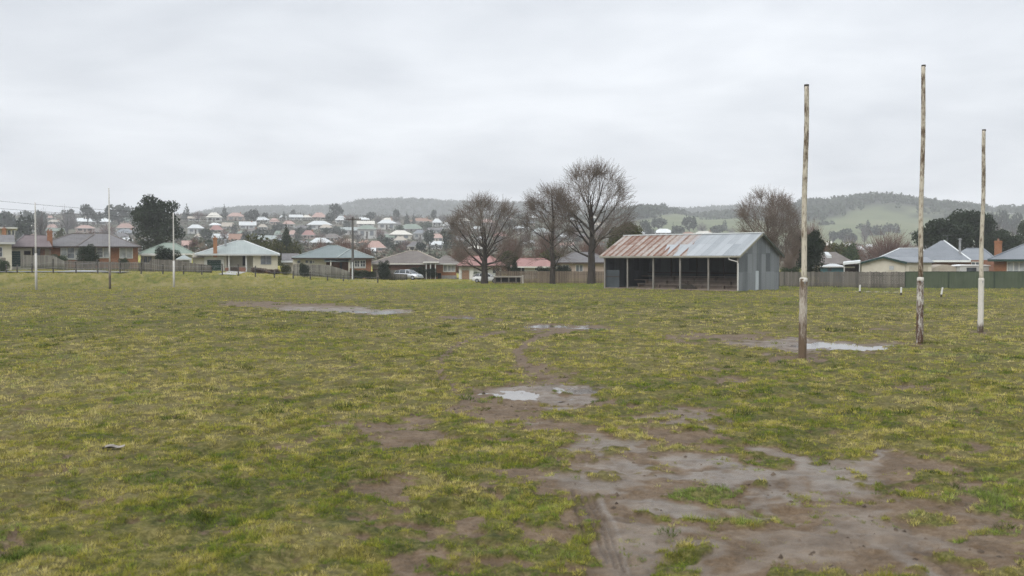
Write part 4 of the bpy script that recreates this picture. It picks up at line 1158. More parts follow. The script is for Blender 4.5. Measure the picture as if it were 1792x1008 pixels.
# ------------------------------------------------------------------ houses
class House:
    def __init__(self, name, label, cat, pxc, pyb, D, turn=1.0, group=None):
        self.pxc, self.D = pxc, D
        self.o = at(pxc, pyb, D)
        self.th = math.atan((pxc - 896) / F) * turn
        self.c = math.cos(self.th)
        self.t = thing(name, label, cat, self.o, -self.th, group)
        self.Rr = D / math.cos(math.atan((pxc - 896) / F))
    def P(self, px, py, y=0.0):
        k = 1 + y / self.Rr
        return ((px - self.pxc) * self.D / F * self.c * k, y, CAMH + (HZ - py) * self.D / F * k - self.o.z)
    def wall(self, px0, px1, py_top, y0, y1, mat, name='wall', zb=-.6):
        a = self.P(px0, py_top, y0); c = self.P(px1, py_top, y0)
        b = MB(); b.box(a[0], y0, zb, c[0], y1, a[2]); return b.build(name, mat, self.t)
    def gable_wall(self, px0, px1, py_eave, py_apex, pxa, y0, y1, mat, name='wall'):
        a = self.P(px0, py_eave, y0); c = self.P(px1, py_eave, y0); q = self.P(pxa, py_apex, y0)
        b = MB(); b.prism([(a[0], -.6), (c[0], -.6), (c[0], c[2]), (q[0], q[2]), (a[0], a[2])], y0, y1); return b.build(name, mat, self.t)
    def hip(self, px0, px1, py_e, py_r, r0, r1, y0, y1, mat, cap=None, th=.13, fascia=None, yr=None, name='roof', caps=(0, 1, 2, 3, 4)):
        ym = (y0 + y1) / 2 if yr is None else yr
        e0 = self.P(px0, py_e, y0); e1 = self.P(px1, py_e, y0)
        q0 = self.P(r0, py_r, ym); q1 = self.P(r1, py_r, ym)
        z = e0[2]
        top = [(e0[0], y0, z), (e1[0], y0, z), (e1[0], y1, z), (e0[0], y1, z), q0, q1]
        bot = [(p[0], p[1], p[2] - th) for p in top[:4]]
        b = MB(); v = top + bot
        if abs(r0 - r1) < .01:
            f = [(0, 1, 4), (1, 2, 4), (2, 3, 4), (3, 0, 4)]
        else:
            f = [(0, 1, 5, 4), (1, 2, 5), (2, 3, 4, 5), (3, 0, 4)]
        f += [(0, 6, 7, 1), (1, 7, 8, 2), (2, 8, 9, 3), (3, 9, 6, 0), (6, 9, 8, 7)]
        b.add(v, f); r = b.build(name, mat, self.t)
        if cap:
            b = MB(); T = [Vector(p) + Vector((0, 0, .02)) for p in top]
            E = [(0, 4), (1, 5), (2, 5), (3, 4), (4, 5)]
            for i in caps:
                a, c = E[i]
                if (T[a] - T[c]).length > .1: b.bar(T[a], T[c], .17, .07)
            b.build('ridge_cap', cap, r)
        b = MB(); b.box(e0[0] - .02, y0 - .12, z - th - .05, e1[0] + .02, y0 - .005, z - .02); b.build('gutter', fascia or M['greywhite'], r)
        return r
    def gable_roof(self, px0, px1, py_e, pxa, py_a, y0, y1, mat, barge=None, th=.12, name='roof'):
        """ridge runs away from the viewer"""
        a = self.P(px0, py_e, y0); c = self.P(px1, py_e, y0); q = self.P(pxa, py_a, y0)
        b = MB(); b.prism([(a[0], a[2] - th), (q[0], q[2] - th), (c[0], c[2] - th), (c[0], c[2]), (q[0], q[2]), (a[0], a[2])], y0, y1)
        r = b.build(name, mat, self.t)
        if barge:
            b = MB(); b.bar((a[0], y0 - .03, a[2] - .06), (q[0], y0 - .03, q[2] - .06), .05, .2); b.bar((c[0], y0 - .03, c[2] - .06), (q[0], y0 - .03, q[2] - .06), .05, .2); b.build('barge_board', barge, r)
        return r
    def side_gable(self, px0, px1, py_e, py_r, y0, y1, mat, th=.12, name='roof'):
        """ridge runs across the view"""
        e0 = self.P(px0, py_e, y0); e1 = self.P(px1, py_e, y0); q = self.P(px0, py_r, (y0 + y1) / 2)
        b = MB(); x0, x1, z, zr = e0[0], e1[0], e0[2], q[2]; ym = (y0 + y1) / 2
        v = []
        for x in (x0, x1): v += [(x, y0, z), (x, ym, zr), (x, y1, z), (x, y1, z - th), (x, ym, zr - th), (x, y0, z - th)]
        b.add(v, [(0,1,2,3,4,5)[::-1], (6,7,8,9,10,11), (0,6,7,1)[::-1] if False else (0,6,7,1), (1,7,8,2), (2,8,9,3), (3,9,10,4), (4,10,11,5), (5,11,6,0)])
        return b.build(name, mat, self.t)
    def flat(self, px0, px1, py0, py1, y0, y1, mat, name='roof'):
        a = self.P(px0, py0, y0); c = self.P(px1, py1, y0)
        b = MB(); b.box(a[0], y0, c[2], c[0], y1, a[2]); return b.build(name, mat, self.t)
    def window(self, px0, py0, px1, py1, nx=2, ny=1, y=0, frame=None, pane=None, side=None, name='window', fw=.07):
        a = self.P(px0, py1, y); c = self.P(px1, py0, y)
        x0, z0, x1, z1 = a[0], a[2], c[0], c[2]
        b = MB(); yf = y - .05
        b.box(x0 - fw, yf, z0 - fw, x0, y + .02, z1 + fw); b.box(x1, yf, z0 - fw, x1 + fw, y + .02, z1 + fw)
        b.box(x0, yf, z1, x1, y + .02, z1 + fw); b.box(x0, yf - .04, z0 - fw, x1, y + .02, z0)
        for i in range(1, nx):
            x = x0 + (x1 - x0) * i / nx; b.box(x - fw * .45, yf + .01, z0, x + fw * .45, y + .02, z1)
        for j in range(1, ny):
            z = z0 + (z1 - z0) * j / ny; b.box(x0, yf + .012, z - fw * .3, x1, y + .02, z + fw * .3)
        w = b.build(name, frame or M['white'], self.t)
        b = MB(); b.box(x0, y - .025, z0, x1, y + .015, z1); b.build('pane', pane or M['glass'], w)
        if side:
            k = (x1 - x0) * .26
            b = MB(); b.box(x0 + .01, y - .03, z0 + .01, x0 + k, y - .0255, z1 - .01); b.box(x1 - k, y - .03, z0 + .01, x1 - .01, y - .0255, z1 - .01); b.build('curtain', side, w)
        return w
    def panel(self, px0, py0, px1, py1, mat, name, y=0, proud=.04, parent=None):
        a = self.P(px0, py1, y); c = self.P(px1, py0, y)
        b = MB(); b.box(a[0], y - proud, a[2], c[0], y + .02, c[2]); return b.build(name, mat, parent or self.t)
    def garage(self, px0, py0, px1, py1, mat, y=0):
        a = self.P(px0, py1, y); c = self.P(px1, py0, y); b = MB(); n = 7
        for i in range(n):
            z0 = a[2] + (c[2] - a[2]) * i / n; z1 = a[2] + (c[2] - a[2]) * (i + 1) / n
            b.box(a[0], y - .045, z0 + .006, c[0], y + .02, z1 - .006)
        d = b.build('garage_door', mat, self.t)
        m = (a[0] + c[0]) / 2
        q = MB(); q.box(m - .08, y - .07, a[2] + .55, m + .08, y - .046, a[2] + .6); q.build('handle', M['iron'], d)
        return d
    def chimney(self, px0, px1, py0, py1, y, mat, pots=1):
        a = self.P(px0, py1, y); c = self.P(px1, py0, y); dp = (c[0] - a[0]) * .9
        b = MB(); b.box(a[0], y, a[2] - .5, c[0], y + dp, c[2]); b.box(a[0] - .05, y - .05, c[2] - .18, c[0] + .05, y + dp + .05, c[2] - .06)
        ch = b.build('chimney', mat, self.t)
        for i in range(pots):
            x = a[0] + (c[0] - a[0]) * (i + .5) / pots
            b = MB(); b.tube([(x, y + dp / 2, c[2] - .02), (x, y + dp / 2, c[2] + .22)], .09, 8); b.build('chimney_pot', M['rterra'], ch)
        return ch
    def flue(self, px, py0, py1, y, mat, w=.09):
        a = self.P(px, py1, y); c = self.P(px, py0, y)
        b = MB(); b.tube([(a[0], y, a[2] - .3), (a[0], y, c[2] - .12)], w, 8); b.lathe([(w * 1.9, 0), (w * 1.9, .03), (w * .4, .12)], (a[0], y, c[2] - .12), 8); return b.build('flue', mat, self.t)
    def post(self, px, py0, py1, y, mat, w=.1, name='porch_post'):
        a = self.P(px, py1, y); c = self.P(px, py0, y); b = MB(); b.box(a[0] - w / 2, y - w / 2, a[2] - .2, a[0] + w / 2, y + w / 2, c[2]); return b.build(name, mat, self.t)

HB = 'houses in the first street beyond the oval'
# cream weatherboard house at the left edge
h = House('weatherboard_house', 'cream weatherboard house cut by the left edge of the picture', 'house', 0, 467, 112, group=HB)
h.wall(-95, 21, 425, 0, 8, M['cream']); h.side_gable(-100, 27, 424, 411, -.5, 8.5, M['rgrey'])
h.window(-8, 433, 4, 449, 2, 2); h.window(-60, 433, -40, 449, 2, 2)
b = MB(); a = h.P(-10, 424, -.62); c = h.P(27.5, 426, -.62); b.box(a[0] - 6, -.62, c[2] - .08, c[0], -.505, a[2] + .02); b.build('gutter', M['greywhite'], h.t)
h.panel(1, 451, 10, 456, M['timber'], 'porch_rail', -1.2, .06)
for px in (1.5, 9.5): h.post(px, 451, 468, -1.2, M['timber'], .09)
# flat roofed box behind
h = House('flat_roofed_house', 'flat roofed house with a red chimney behind the cream weatherboard house', 'house', 15, 425, 150, group=HB)
h.wall(-14, 26, 400, 0, 6, M['tan']); h.flat(-20, 31, 397.5, 400.5, -.6, 6.5, M['greywhite']); h.chimney(4, 11, 399.5, 414, -1.0, M['brick'])
h.window(14, 403, 19, 411, 1, 1); h.window(21.5, 403, 25, 411, 1, 1); h.window(-8, 403, 0, 411, 2, 1)
# garage wing and red brick house
h = House('cream_garage_house', 'low cream garage house with mauve hip roof and dark green garage door', 'house', 55, 467, 117, group=HB)
h.wall(19, 56, 431, 0, 7, M['cream_plain']); h.wall(56, 86, 431, .6, 7, M['tan'], 'side_wall')
h.hip(19, 92, 431.5, 411.5, 43, 82, -.6, 8, M['rmauve'], M['rgrey'], fascia=M['dkbrown'], caps=(0, 4))
h.garage(20, 439.5, 36, 466.5, M['dkgreen']); h.window(43.5, 440, 53, 445, 1, 1, pane=M['black'], frame=M['dkbrown'])
h.window(58, 435, 70, 446, 2, 1, y=.6, frame=M['dkbrown']); h.panel(71, 436, 79, 447, M['brickdark'], 'brick_infill', .6)
h = House('brick_house', 'red brick house with grey tiled hip roof behind the low picket fence', 'house', 165, 475, 122, group=HB)
h.wall(81, 243, 430, 0, 9, M['brick'])
h.hip(64, 196, 431, 409.5, 126, 170, -.6, 9, M['rgrey'], M['rbrown'], fascia=M['dkbrown'])
h.hip(135, 248.5, 431, 408.5, 168, 190, -1.1, 8.2, M['rgrey'], M['rbrown'], fascia=M['dkbrown'])
h.chimney(84.5, 93.5, 405, 429, -.9, M['brick'], 2)
h.panel(81, 433, 91, 460, M['pinkwall'], 'rendered_bay', 0, .05)
h.panel(106.5, 432, 143, 455, M['greywhite'], 'window_surround', 0, .06)
h.window(119, 434, 130.5, 452, 1, 2, y=-.065, pane=M['glassmid']); h.window(109, 435, 117.5, 447, 1, 1, y=-.065, pane=M['curtain']); h.window(132, 435, 140.5, 447, 1, 1, y=-.065, pane=M['curtain'])
h.panel(168, 432, 193, 452, M['greywhite'], 'window_surround', 0, .06)
h.window(170.5, 434, 180, 450, 1, 3, y=-.065, pane=M['glassmid']); h.window(182, 434, 191.5, 450, 1, 1, y=-.065, pane=M['curtain'])
h.window(211, 434, 232.5, 451, 2, 1, pane=M['curtain'], fw=.09)
# pale green-roofed house
h = House('green_roof_house', 'pale green hip-roofed house behind the clipped dark cypress', 'house', 291, 476, 132, group=HB)
h.wall(247, 336, 443, 0, 8, M['greywhite']); h.hip(243, 341, 443.5, 425, 289, 305, -.6, 8.6, M['rgreen'], M['rgreen'], fascia=M['white'])
h.flat(248, 275, 444.5, 447.5, -2.4, -.1, M['white'], 'awning'); h.window(252, 449, 266, 460, 2, 1)
h = House('garden_pavilion', 'small grey pyramid-roofed garden shed beside the clipped dark cypress', 'shed', 322, 477, 119)
h.wall(312, 332, 453, 0, 3, M['stone']); h.hip(308, 336, 453, 445.5, 322, 322.2, -.3, 3.3, M['rpale'], None, .1)
h.panel(317, 457, 323, 476, M['timber'], 'door')
# cream house with the green garage door
h = House('cream_house', 'cream house with pale grey roof, porch and dark green garage door', 'house', 413, 478, 121, group=HB)
h.wall(338, 397, 443, .4, 8, M['cream_plain']); h.wall(443, 487, 443, 0, 8, M['cream']); h.wall(397, 443, 443, 1.6, 8, M['cream'], 'porch_wall')
h.hip(342, 491, 444.5, 421, 417, 427, -.7, 8.6, M['rpale'], M['rlight'], fascia=M['greywhite'])
h.flat(336, 358, 449.5, 452, -.2, .38, M['timber'], 'awning'); h.panel(338, 452, 357, 465, M['cream_plain'], 'carport_wall', .38, .03)
h.panel(358, 449, 392, 478, M['white'], 'garage_surround', .4, .08); h.garage(363, 455, 387, 477.5, M['dkgreen'], .315)
h.chimney(373.8, 380.5, 416, 443, -.55, M['brickorange'], 1); h.flue(395, 419, 432, 2.0, M['iron'], .13)
h.panel(399.5, 447, 423, 464, M['cream_plain'], 'porch_screen', 1.6, .05)
h.panel(424.5, 448, 429.5, 465, M['black'], 'door', 1.6)
for px in (400.8, 431): h.post(px, 445, 478, -.1, M['white'], .16)
h.panel(394, 468.5, 400, 477.5, M['brickdark'], 'porch_pier', -.02, .2); h.panel(417.5, 467.5, 430, 476, M['brickdark'], 'porch_pier', -.02, .2)
h.panel(403, 467.5, 417, 477, M['dkbrown'], 'porch_steps', -.02, .12)
h.window(457.5, 447.5, 465.3, 462, 1, 2, frame=M['iron'], pane=M['glassmid']); h.window(467, 447.5, 474.5, 462, 1, 2, frame=M['iron'], pane=M['glassmid'])
h.wall(442, 487.2, 473, -.02, .2, M['brickdark'], 'plinth')
# carport and small shed between
h = House('small_shed', 'low dark-roofed shed between the cream house and teal-roofed house', 'shed', 506, 479, 128)
h.wall(497, 521, 455, 0, 4, M['tan']); h.side_gable(493, 524, 455, 443.5, -.4, 4.5, M['rgrey'])
h.flat(492, 514, 456, 459.5, -3, -.42, M['rlight'], 'awning'); h.wall(495, 514, 460, -2.6, -.45, M['cream_plain'], 'carport_wall')
h.window(499, 464, 504, 470, 1, 1, y=-2.6)
# teal roofed house
h = House('teal_roof_house', 'teal grey hip-roofed house with brick porch behind the sloping paling fence', 'house', 582, 486, 122, group=HB)
h.wall(513, 571, 450, 0, 8, M['cream_plain']); h.wall(571, 613, 450, 1.2, 8, M['brickdark'], 'porch_wall'); h.wall(613, 650, 450, -.6, 8, M['brick'], 'bay_wall')
h.hip(511, 652, 451, 429.5, 576, 590, -.9, 8.6, M['rteal'], M['rpale'], fascia=M['dkbrown'])
h.hip(590, 656, 451, 436, 612, 616, -1.3, 5, M['rteal'], M['rpale'], fascia=M['dkbrown'], caps=(0, 1, 4))
b = MB(); a = h.P(568, 452.5, .9); c = h.P(612, 457, -1.1)
b.add([(a[0], .9, a[2]), (c[0], .9, a[2]), (c[0], -1.1, c[2]), (a[0], -1.1, c[2]), (a[0], .9, a[2] - .08), (c[0], .9, a[2] - .08), (c[0], -1.1, c[2] - .08), (a[0], -1.1, c[2] - .08)], [(0,3,2,1),(4,5,6,7),(0,1,5,4),(1,2,6,5),(2,3,7,6),(3,0,4,7)]); b.build('porch_roof', M['rteal'], h.t)
for px in (579, 611): h.post(px, 456, 484, -1.0, M['cream_plain'], .14)
h.panel(594.5, 459, 599, 478, M['black'], 'door', 1.2)
h.window(521, 456, 526, 460.5, 1, 1); h.window(535, 455.5, 540, 460, 1, 1); h.window(542, 456, 546.5, 461, 1, 1); h.window(548.5, 457, 550, 460, 1, 1)
h.panel(612, 454.5, 640.5, 469.5, M['white'], 'window_surround', -.6, .07)
for a in (621.5, 631.5): h.window(a, 456.5, a + 7.5, 466.5, 2, 2, y=-.675)
h.panel(598, 433, 599, 434, M['white'], 'vent', -1.0)
# brown brick house with pergola
h = House('brown_roof_house', 'brown brick house with brown tiled roof and white pergola behind the silver car', 'house', 725, 490, 129, group=HB)
h.wall(652, 768, 459, 0, 9, M['brickdark']); h.wall(762, 799, 459, -1.5, 8, M['brick'], 'wing_wall')
h.hip(645, 781, 460.5, 439, 716, 731, -.7, 9, M['rbrown'], M['rbeige'], fascia=M['rcream'])
h.hip(760, 806, 460.5, 447, 778, 786, -2.2, 7, M['rbrown'], M['rbeige'], fascia=M['greywhite'], caps=())
h.panel(652, 462, 664, 470, M['cream_plain'], 'pale_wall_panel'); h.wall(773, 799.5, 482, -1.55, 0, M['stone'], 'plinth')
h.window(777, 464.5, 796, 474.5, 3, 1, y=-1.5, pane=M['curtain'], fw=.12)
h.panel(766, 478, 772, 489.5, M['black'], 'door', -1.5)
h.flat(741, 768, 458, 460.2, -3.6, -.72, M['white'], 'pergola_beam')
for px in (746, 753.5, 762): h.post(px, 460, 490, -3.3, M['white'], .11, 'pergola_post')
# red roofed house behind the fan-shaped tree
h = House('red_roof_house', 'white house with faded red hip roof behind the fan-shaped bare tree', 'house', 845, 492, 126, group=HB)
h.wall(805, 877, 463, 0, 8, M['greywhite']); h.hip(800, 884, 464.5, 448, 822, 858, -.6, 8.6, M['rred'], M['rred'], fascia=M['dkbrown'])
h.garage(808.5, 473, 821, 491, M['brownpanel']); h.panel(803, 465, 807.5, 491, M['white'], 'pier', 0, .15); h.panel(822, 465, 829, 491, M['white'], 'pier', 0, .15)
h.window(862, 468, 874, 478, 2, 1)
h = House('red_roof_house', 'white house with long faded red roof between the fan-shaped and slender bare trees', 'house', 932, 490, 128, group=HB)
h.wall(900, 968, 465, 0, 8, M['greywhite']); h.hip(894, 975, 466, 452, 912, 955, -.6, 8.6, M['rred'], M['rred'], fascia=M['white'])
h.window(906, 467.5, 918, 476, 2, 1); h.window(936, 467.5, 942, 473, 1, 1)
# grey roofed house behind the two bare trees
h = House('grey_roof_house', 'pinkish house with grey hip roof between the slender tree and the iron shed', 'house', 1022, 492, 128, group=HB)
h.wall(972, 1062, 458, 0, 8, M['pinkwall']); h.hip(966, 1072, 459, 441, 1005, 1035, -.6, 8.6, M['rgrey'], M['rbrown'], fascia=M['dkbrown'])
h.window(1008, 464, 1019.5, 474.5, 2, 1, pane=M['glassmid']); h.window(985, 464, 995, 474, 2, 1)
# right side
h = House('brown_gable_house', 'low brown-roofed house with skylight behind the paling fence', 'house', 1455, 492, 122, group=HB)
h.wall(1425, 1492, 461, 0, 8, M['tan']); h.hip(1418, 1500, 461.5, 441, 1436, 1462, -.6, 8.6, M['rbrown'], None, fascia=M['dkbrown'])
b = MB(); a = h.P(1441, 442.5, 3.1); c = h.P(1452, 448.5, 1.9)
b.add([(a[0], 3.35, a[2] + .12), (a[0] + .5, 3.35, a[2] + .12), (c[0] + .2, 1.6, c[2] + .1), (c[0] - .35, 1.6, c[2] + .1), (a[0], 3.35, a[2] - .3), (a[0] + .5, 3.35, a[2] - .3), (c[0] + .2, 1.6, c[2] - .3), (c[0] - .35, 1.6, c[2] - .3)],
      [(0,3,2,1),(4,5,6,7),(0,1,5,4),(1,2,6,5),(2,3,7,6),(3,0,4,7)]); b.build('skylight', M['rwhite'], h.t)
h.window(1440, 466, 1450, 474, 2, 1)
h = House('teal_carport', 'teal blue lean-to with a white roof behind the paling fence', 'carport', 1457, 494, 108)
h.wall(1434, 1476, 466.5, 0, 3, M['tealpaint']); h.hip(1434, 1479, 466, 461.5, 1452, 1462, -.3, 3.3, M['rwhite'], None, .06)
h.panel(1448, 468.5, 1455, 474.5, M['glass'], 'window')
h = House('gable_garage', 'cream gable garage with dark green trim behind the paling fence', 'garage', 1560, 494, 100, .85)
h.gable_wall(1508, 1584, 459, 450.5, 1545, 0, 7, M['cream_plain']); h.wall(1584.5, 1628, 460, 0, 7, M['cream_plain'], 'side_wall')
h.gable_roof(1506, 1586, 459.5, 1545, 449, -.35, 7.5, M['rblue'], M['dkgreen'])
b = MB(); a = h.P(1545, 449, 0); c = h.P(1632, 458.5, -.4)
b.add([(h.P(1546, 449, 3)[0], 7, h.P(1546, 449, 3)[2]), (c[0], 7, h.P(1632, 450, 7)[2]), (c[0], -.4, c[2]), (h.P(1588, 458.3, -.4)[0], -.4, h.P(1588, 458.3, 0)[2]),
       (h.P(1546, 449, 3)[0], 7, h.P(1546, 449, 3)[2] - .1), (c[0], 7, h.P(1632, 450, 7)[2] - .1), (c[0], -.4, c[2] - .1), (h.P(1588, 458.3, -.4)[0], -.4, h.P(1588, 458.3, 0)[2] - .1)],
      [(0,3,2,1),(4,5,6,7),(0,1,5,4),(1,2,6,5),(2,3,7,6),(3,0,4,7)]); b.build('side_roof', M['rblue'], h.t)
h.panel(1590, 466, 1622, 475, surf('scrubby_stain', (.3,.28,.22), (.42,.39,.31), 6, .9), 'stained_panel', 0, .03)
h.window(1556, 465, 1564, 472, 1, 1, frame=M['cream_plain'], pane=M['curtain'])
h = House('open_carport', 'open carport with white lean-to roof left of the cream gable garage', 'carport', 1492, 494, 101)
b = MB(); a = h.P(1475, 459.5, -.2); c = h.P(1505.5, 456.5, -.2)
b.add([(a[0], -.2, a[2]), (c[0], -.2, c[2]), (c[0], 5, c[2] + .1), (a[0], 5, a[2] + .1), (a[0], -.2, a[2] - .22), (c[0], -.2, c[2] - .22), (c[0], 5, c[2] - .12), (a[0], 5, a[2] - .12)], [(0,1,2,3),(7,6,5,4),(0,4,5,1),(1,5,6,2),(2,6,7,3),(3,7,4,0)]); b.build('roof', M['rlight'], h.t)
h.wall(1476, 1505, 463, 4.6, 4.8, M['dkbrown'], 'back_wall'); h.flat(1477, 1496, 466.5, 469, 1, 1.2, M['cream_plain'], 'beam')
for px in (1477, 1504): h.post(px, 461, 494, 0, M['greywhite'], .1, 'carport_post')
h = House('big_grey_house', 'big grey hip-roofed house behind the green steel fence', 'house', 1655, 492, 118, group=HB)
h.wall(1585, 1738, 455, 0, 11, M['brickdark'])
h.hip(1586, 1698, 455, 421, 1646, 1651, -.8, 11, M['rblue'], M['rlight'], fascia=M['rlight'], th=.2, caps=(1,))
h.hip(1525, 1640, 455, 434, 1573, 1610, 2.2, 12, M['rblue'], M['rlight'], fascia=M['rlight'], caps=(0, 1, 4))
h.hip(1655, 1744, 455.5, 434.5, 1690, 1718, .8, 11, M['rblue'], M['rblue'], fascia=M['greywhite'], caps=(1, 4))
h.flue(1679, 417.5, 443, 1.0, M['iron'], .13)
an = MB(); p = h.P(1656.5, 430, 4.5); q = h.P(1656.5, 411, 4.5)
an.bar((p[0], 4.5, p[2] - .6), (q[0], 4.5, q[2]), .03)
an.bar((q[0] - .55, 4.5, q[2] - .05), (q[0] + .6, 4.5, q[2] - .05), .02)
for k in range(7): an.bar((q[0] - .5 + k * .17, 4.1, q[2] - .05), (q[0] - .5 + k * .17, 4.9, q[2] - .05), .012)
an.build('aerial', M['iron'], h.t)
h.window(1700, 459, 1712, 470, 2, 1); h.window(1600, 459, 1612, 470, 2, 1)
# things in its yard
def yard():
    p = at(1654, 494, 104); s = 104 / F
    t = thing('canvas_canopy', 'low beige canvas canopy behind the green steel fence', 'canopy', p)
    b = MB(); n = 20; V = []; hz_ = (494 - 475) * s
    for i in range(n + 1):
        f = i / n; x = (f - .5) * 54 * s; z = hz_ + math.sin(f * math.pi) ** .7 * 11.5 * s
        b.v += [(x, 0, z), (x, 2.2, z)]
    b.f = [(2 * i, 2 * i + 1, 2 * i + 3, 2 * i + 2) for i in range(n)]
    b.v += [((i / n - .5) * 54 * s, 0, hz_ - .3) for i in range(n + 1)]
    k = 2 * (n + 1); b.f += [(2 * i, 2 * i + 2, k + i + 1, k + i) for i in range(n)]
    o = b.build('canvas', surf('beige_canvas', (.30, .26, .21), (.40, .36, .30), 2, .9), t); sd = o.modifiers.new('thick', 'SOLIDIFY'); sd.thickness = .03
    for x in (-24, 24):
        b = MB(); b.tube([(x * s, .05, -.2), (x * s, .05, hz_)], .04, 6); b.build('canopy_leg', M['iron'], t)
    p = at(1706, 494, 103)
    t = thing('yacht_hardtop', 'white curved caravan roof showing above the green steel fence', 'caravan', p)
    t.name = 'caravan'
    w = 28 * s; zr = (494 - 463.5) * s
    b = MB(); b.prism([(-w, zr - .16), (w, zr - .16), (w * .98, zr - .06), (w * .6, zr), (-w * .6, zr + .02), (-w * .96, zr - .05)], 0, 2.0); b.build('roof', M['carwhite'], t, bevel=.02)
    b = MB(); b.box(-w * .9, .08, .35, w * .9, 1.9, zr - .161); b.build('body', M['greywhite'], t, bevel=.03)
    b = MB(); b.box(-w * .5, .06, zr - .75, w * .1, .1, zr - .3); b.build('window', M['glass'], t)
    b = MB(); b.tube([(0, .15, .3), (0, .35, .3)], .3, 14); b.build('tyre', M['black'], t)
yard()
h = House('brick_house', 'red brick house with tall brick chimney at the right edge', 'house', 1795, 496, 98, group=HB)
h.wall(1738, 1900, 453, 0, 9, M['brick']); h.hip(1727, 1912, 453.5, 424, 1800, 1850, -.8, 9.6, M['rblue'], M['rblue'], fascia=M['dkgreen'], th=.18)
h.chimney(1738.5, 1752, 421, 446, 1.4, M['brick'], 1); h.window(1763, 459, 1793, 476, 3, 1, pane=M['curtain'], fw=.09); h.window(1830, 459, 1855, 476, 2, 1, pane=M['curtain'])
# ------------------------------------------------------------------ foliage and trees
def quads(C, size, r_, flat=0.0):
    n = len(C)
    a = r_.normal(size=(n, 3)); a /= np.linalg.norm(a, axis=1)[:, None]
    b = r_.normal(size=(n, 3)); b[:, 2] *= (1 - flat); b -= a * np.sum(a * b, 1)[:, None]; b /= np.linalg.norm(b, axis=1)[:, None]
    s = (size * r_.uniform(.55, 1.35, n))[:, None]
    a = a * s; b = b * s * .62
    V = np.stack([C - a * .5, C + b * .5, C + a * .5, C - b * .5], 1).reshape(-1, 3)
    return V, np.arange(4 * n).reshape(-1, 4)

def lobe_points(lobes, n, r_, hollow=.55):
    vol = np.array([l[3] * l[4] * l[5] for l in lobes]) ** .8; vol /= vol.sum()
    k = r_.choice(len(lobes), n, p=vol); L = np.array(lobes)[k]
    d = r_.normal(size=(n, 3)); d /= np.linalg.norm(d, axis=1)[:, None]
    q = (1 - hollow * r_.uniform(0, 1, n) ** 1.3)[:, None]
    return L[:, :3] + d * q * L[:, 3:6]

def crown_lobes(kind, r_):
    if kind == 'round':
        L = [(0, 0, .6, .36, .36, .32)]
        for k in range(11):
            a = r_.uniform(0, 6.28); e = r_.uniform(-.35, 1.0)
            q = .28 * math.sqrt(max(.05, 1 - max(e, 0) ** 2))
            s = r_.uniform(.12, .2); L.append((math.cos(a) * q, math.sin(a) * q, .60 + e * .26, s, s, s * .8))
        return L
    if kind == 'euc':
        L = []
        for k in range(20):
            a = r_.uniform(0, 6.28); z = r_.uniform(.2, .88); q = r_.uniform(.05, .36) * (1.15 - abs(z - .55) * 1.1)
            s = r_.uniform(.10, .19); L.append((math.cos(a) * q, math.sin(a) * q, z, s, s, s * .62))
        return L + [(0, 0, .48, .34, .34, .34), (.05, 0, .7, .24, .24, .2)]
    if kind == 'conifer':
        return [(r_.uniform(-.03, .03), r_.uniform(-.03, .03), .1 + .85 * t, .46 * (1 - t) + .05, .46 * (1 - t) + .05, .10) for t in np.linspace(0, 1, 12)]
    if kind == 'column':
        return [(r_.uniform(-.06, .06), r_.uniform(-.06, .06), .08 + .84 * t, .2 + .24 * math.sin(math.pi * (.15 + .8 * t)), .2 + .24 * math.sin(math.pi * (.15 + .8 * t)), .13) for t in np.linspace(0, 1, 8)]
    if kind == 'shrub':
        L = [(0, 0, .38, .38, .38, .38)]
        for k in range(9):
            a = r_.uniform(0, 6.28); q = r_.uniform(.1, .3); s = r_.uniform(.15, .22)
            L.append((math.cos(a) * q, math.sin(a) * q, r_.uniform(.18, .76), s, s, s))
        return L

def stick_tris(P0, P1, w, r_):
    """thin tapering sticks"""
    d = P1 - P0; s = np.cross(d, r_.normal(size=d.shape)); s /= np.maximum(np.linalg.norm(s, axis=1), 1e-6)[:, None]
    s *= (w * .5)[:, None] if hasattr(w, '__len__') else w * .5
    V = np.stack([P0 - s, P0 + s, P1 + s * .35, P1 - s * .35], 1).reshape(-1, 3)
    return V, np.arange(len(V)).reshape(-1, 4)

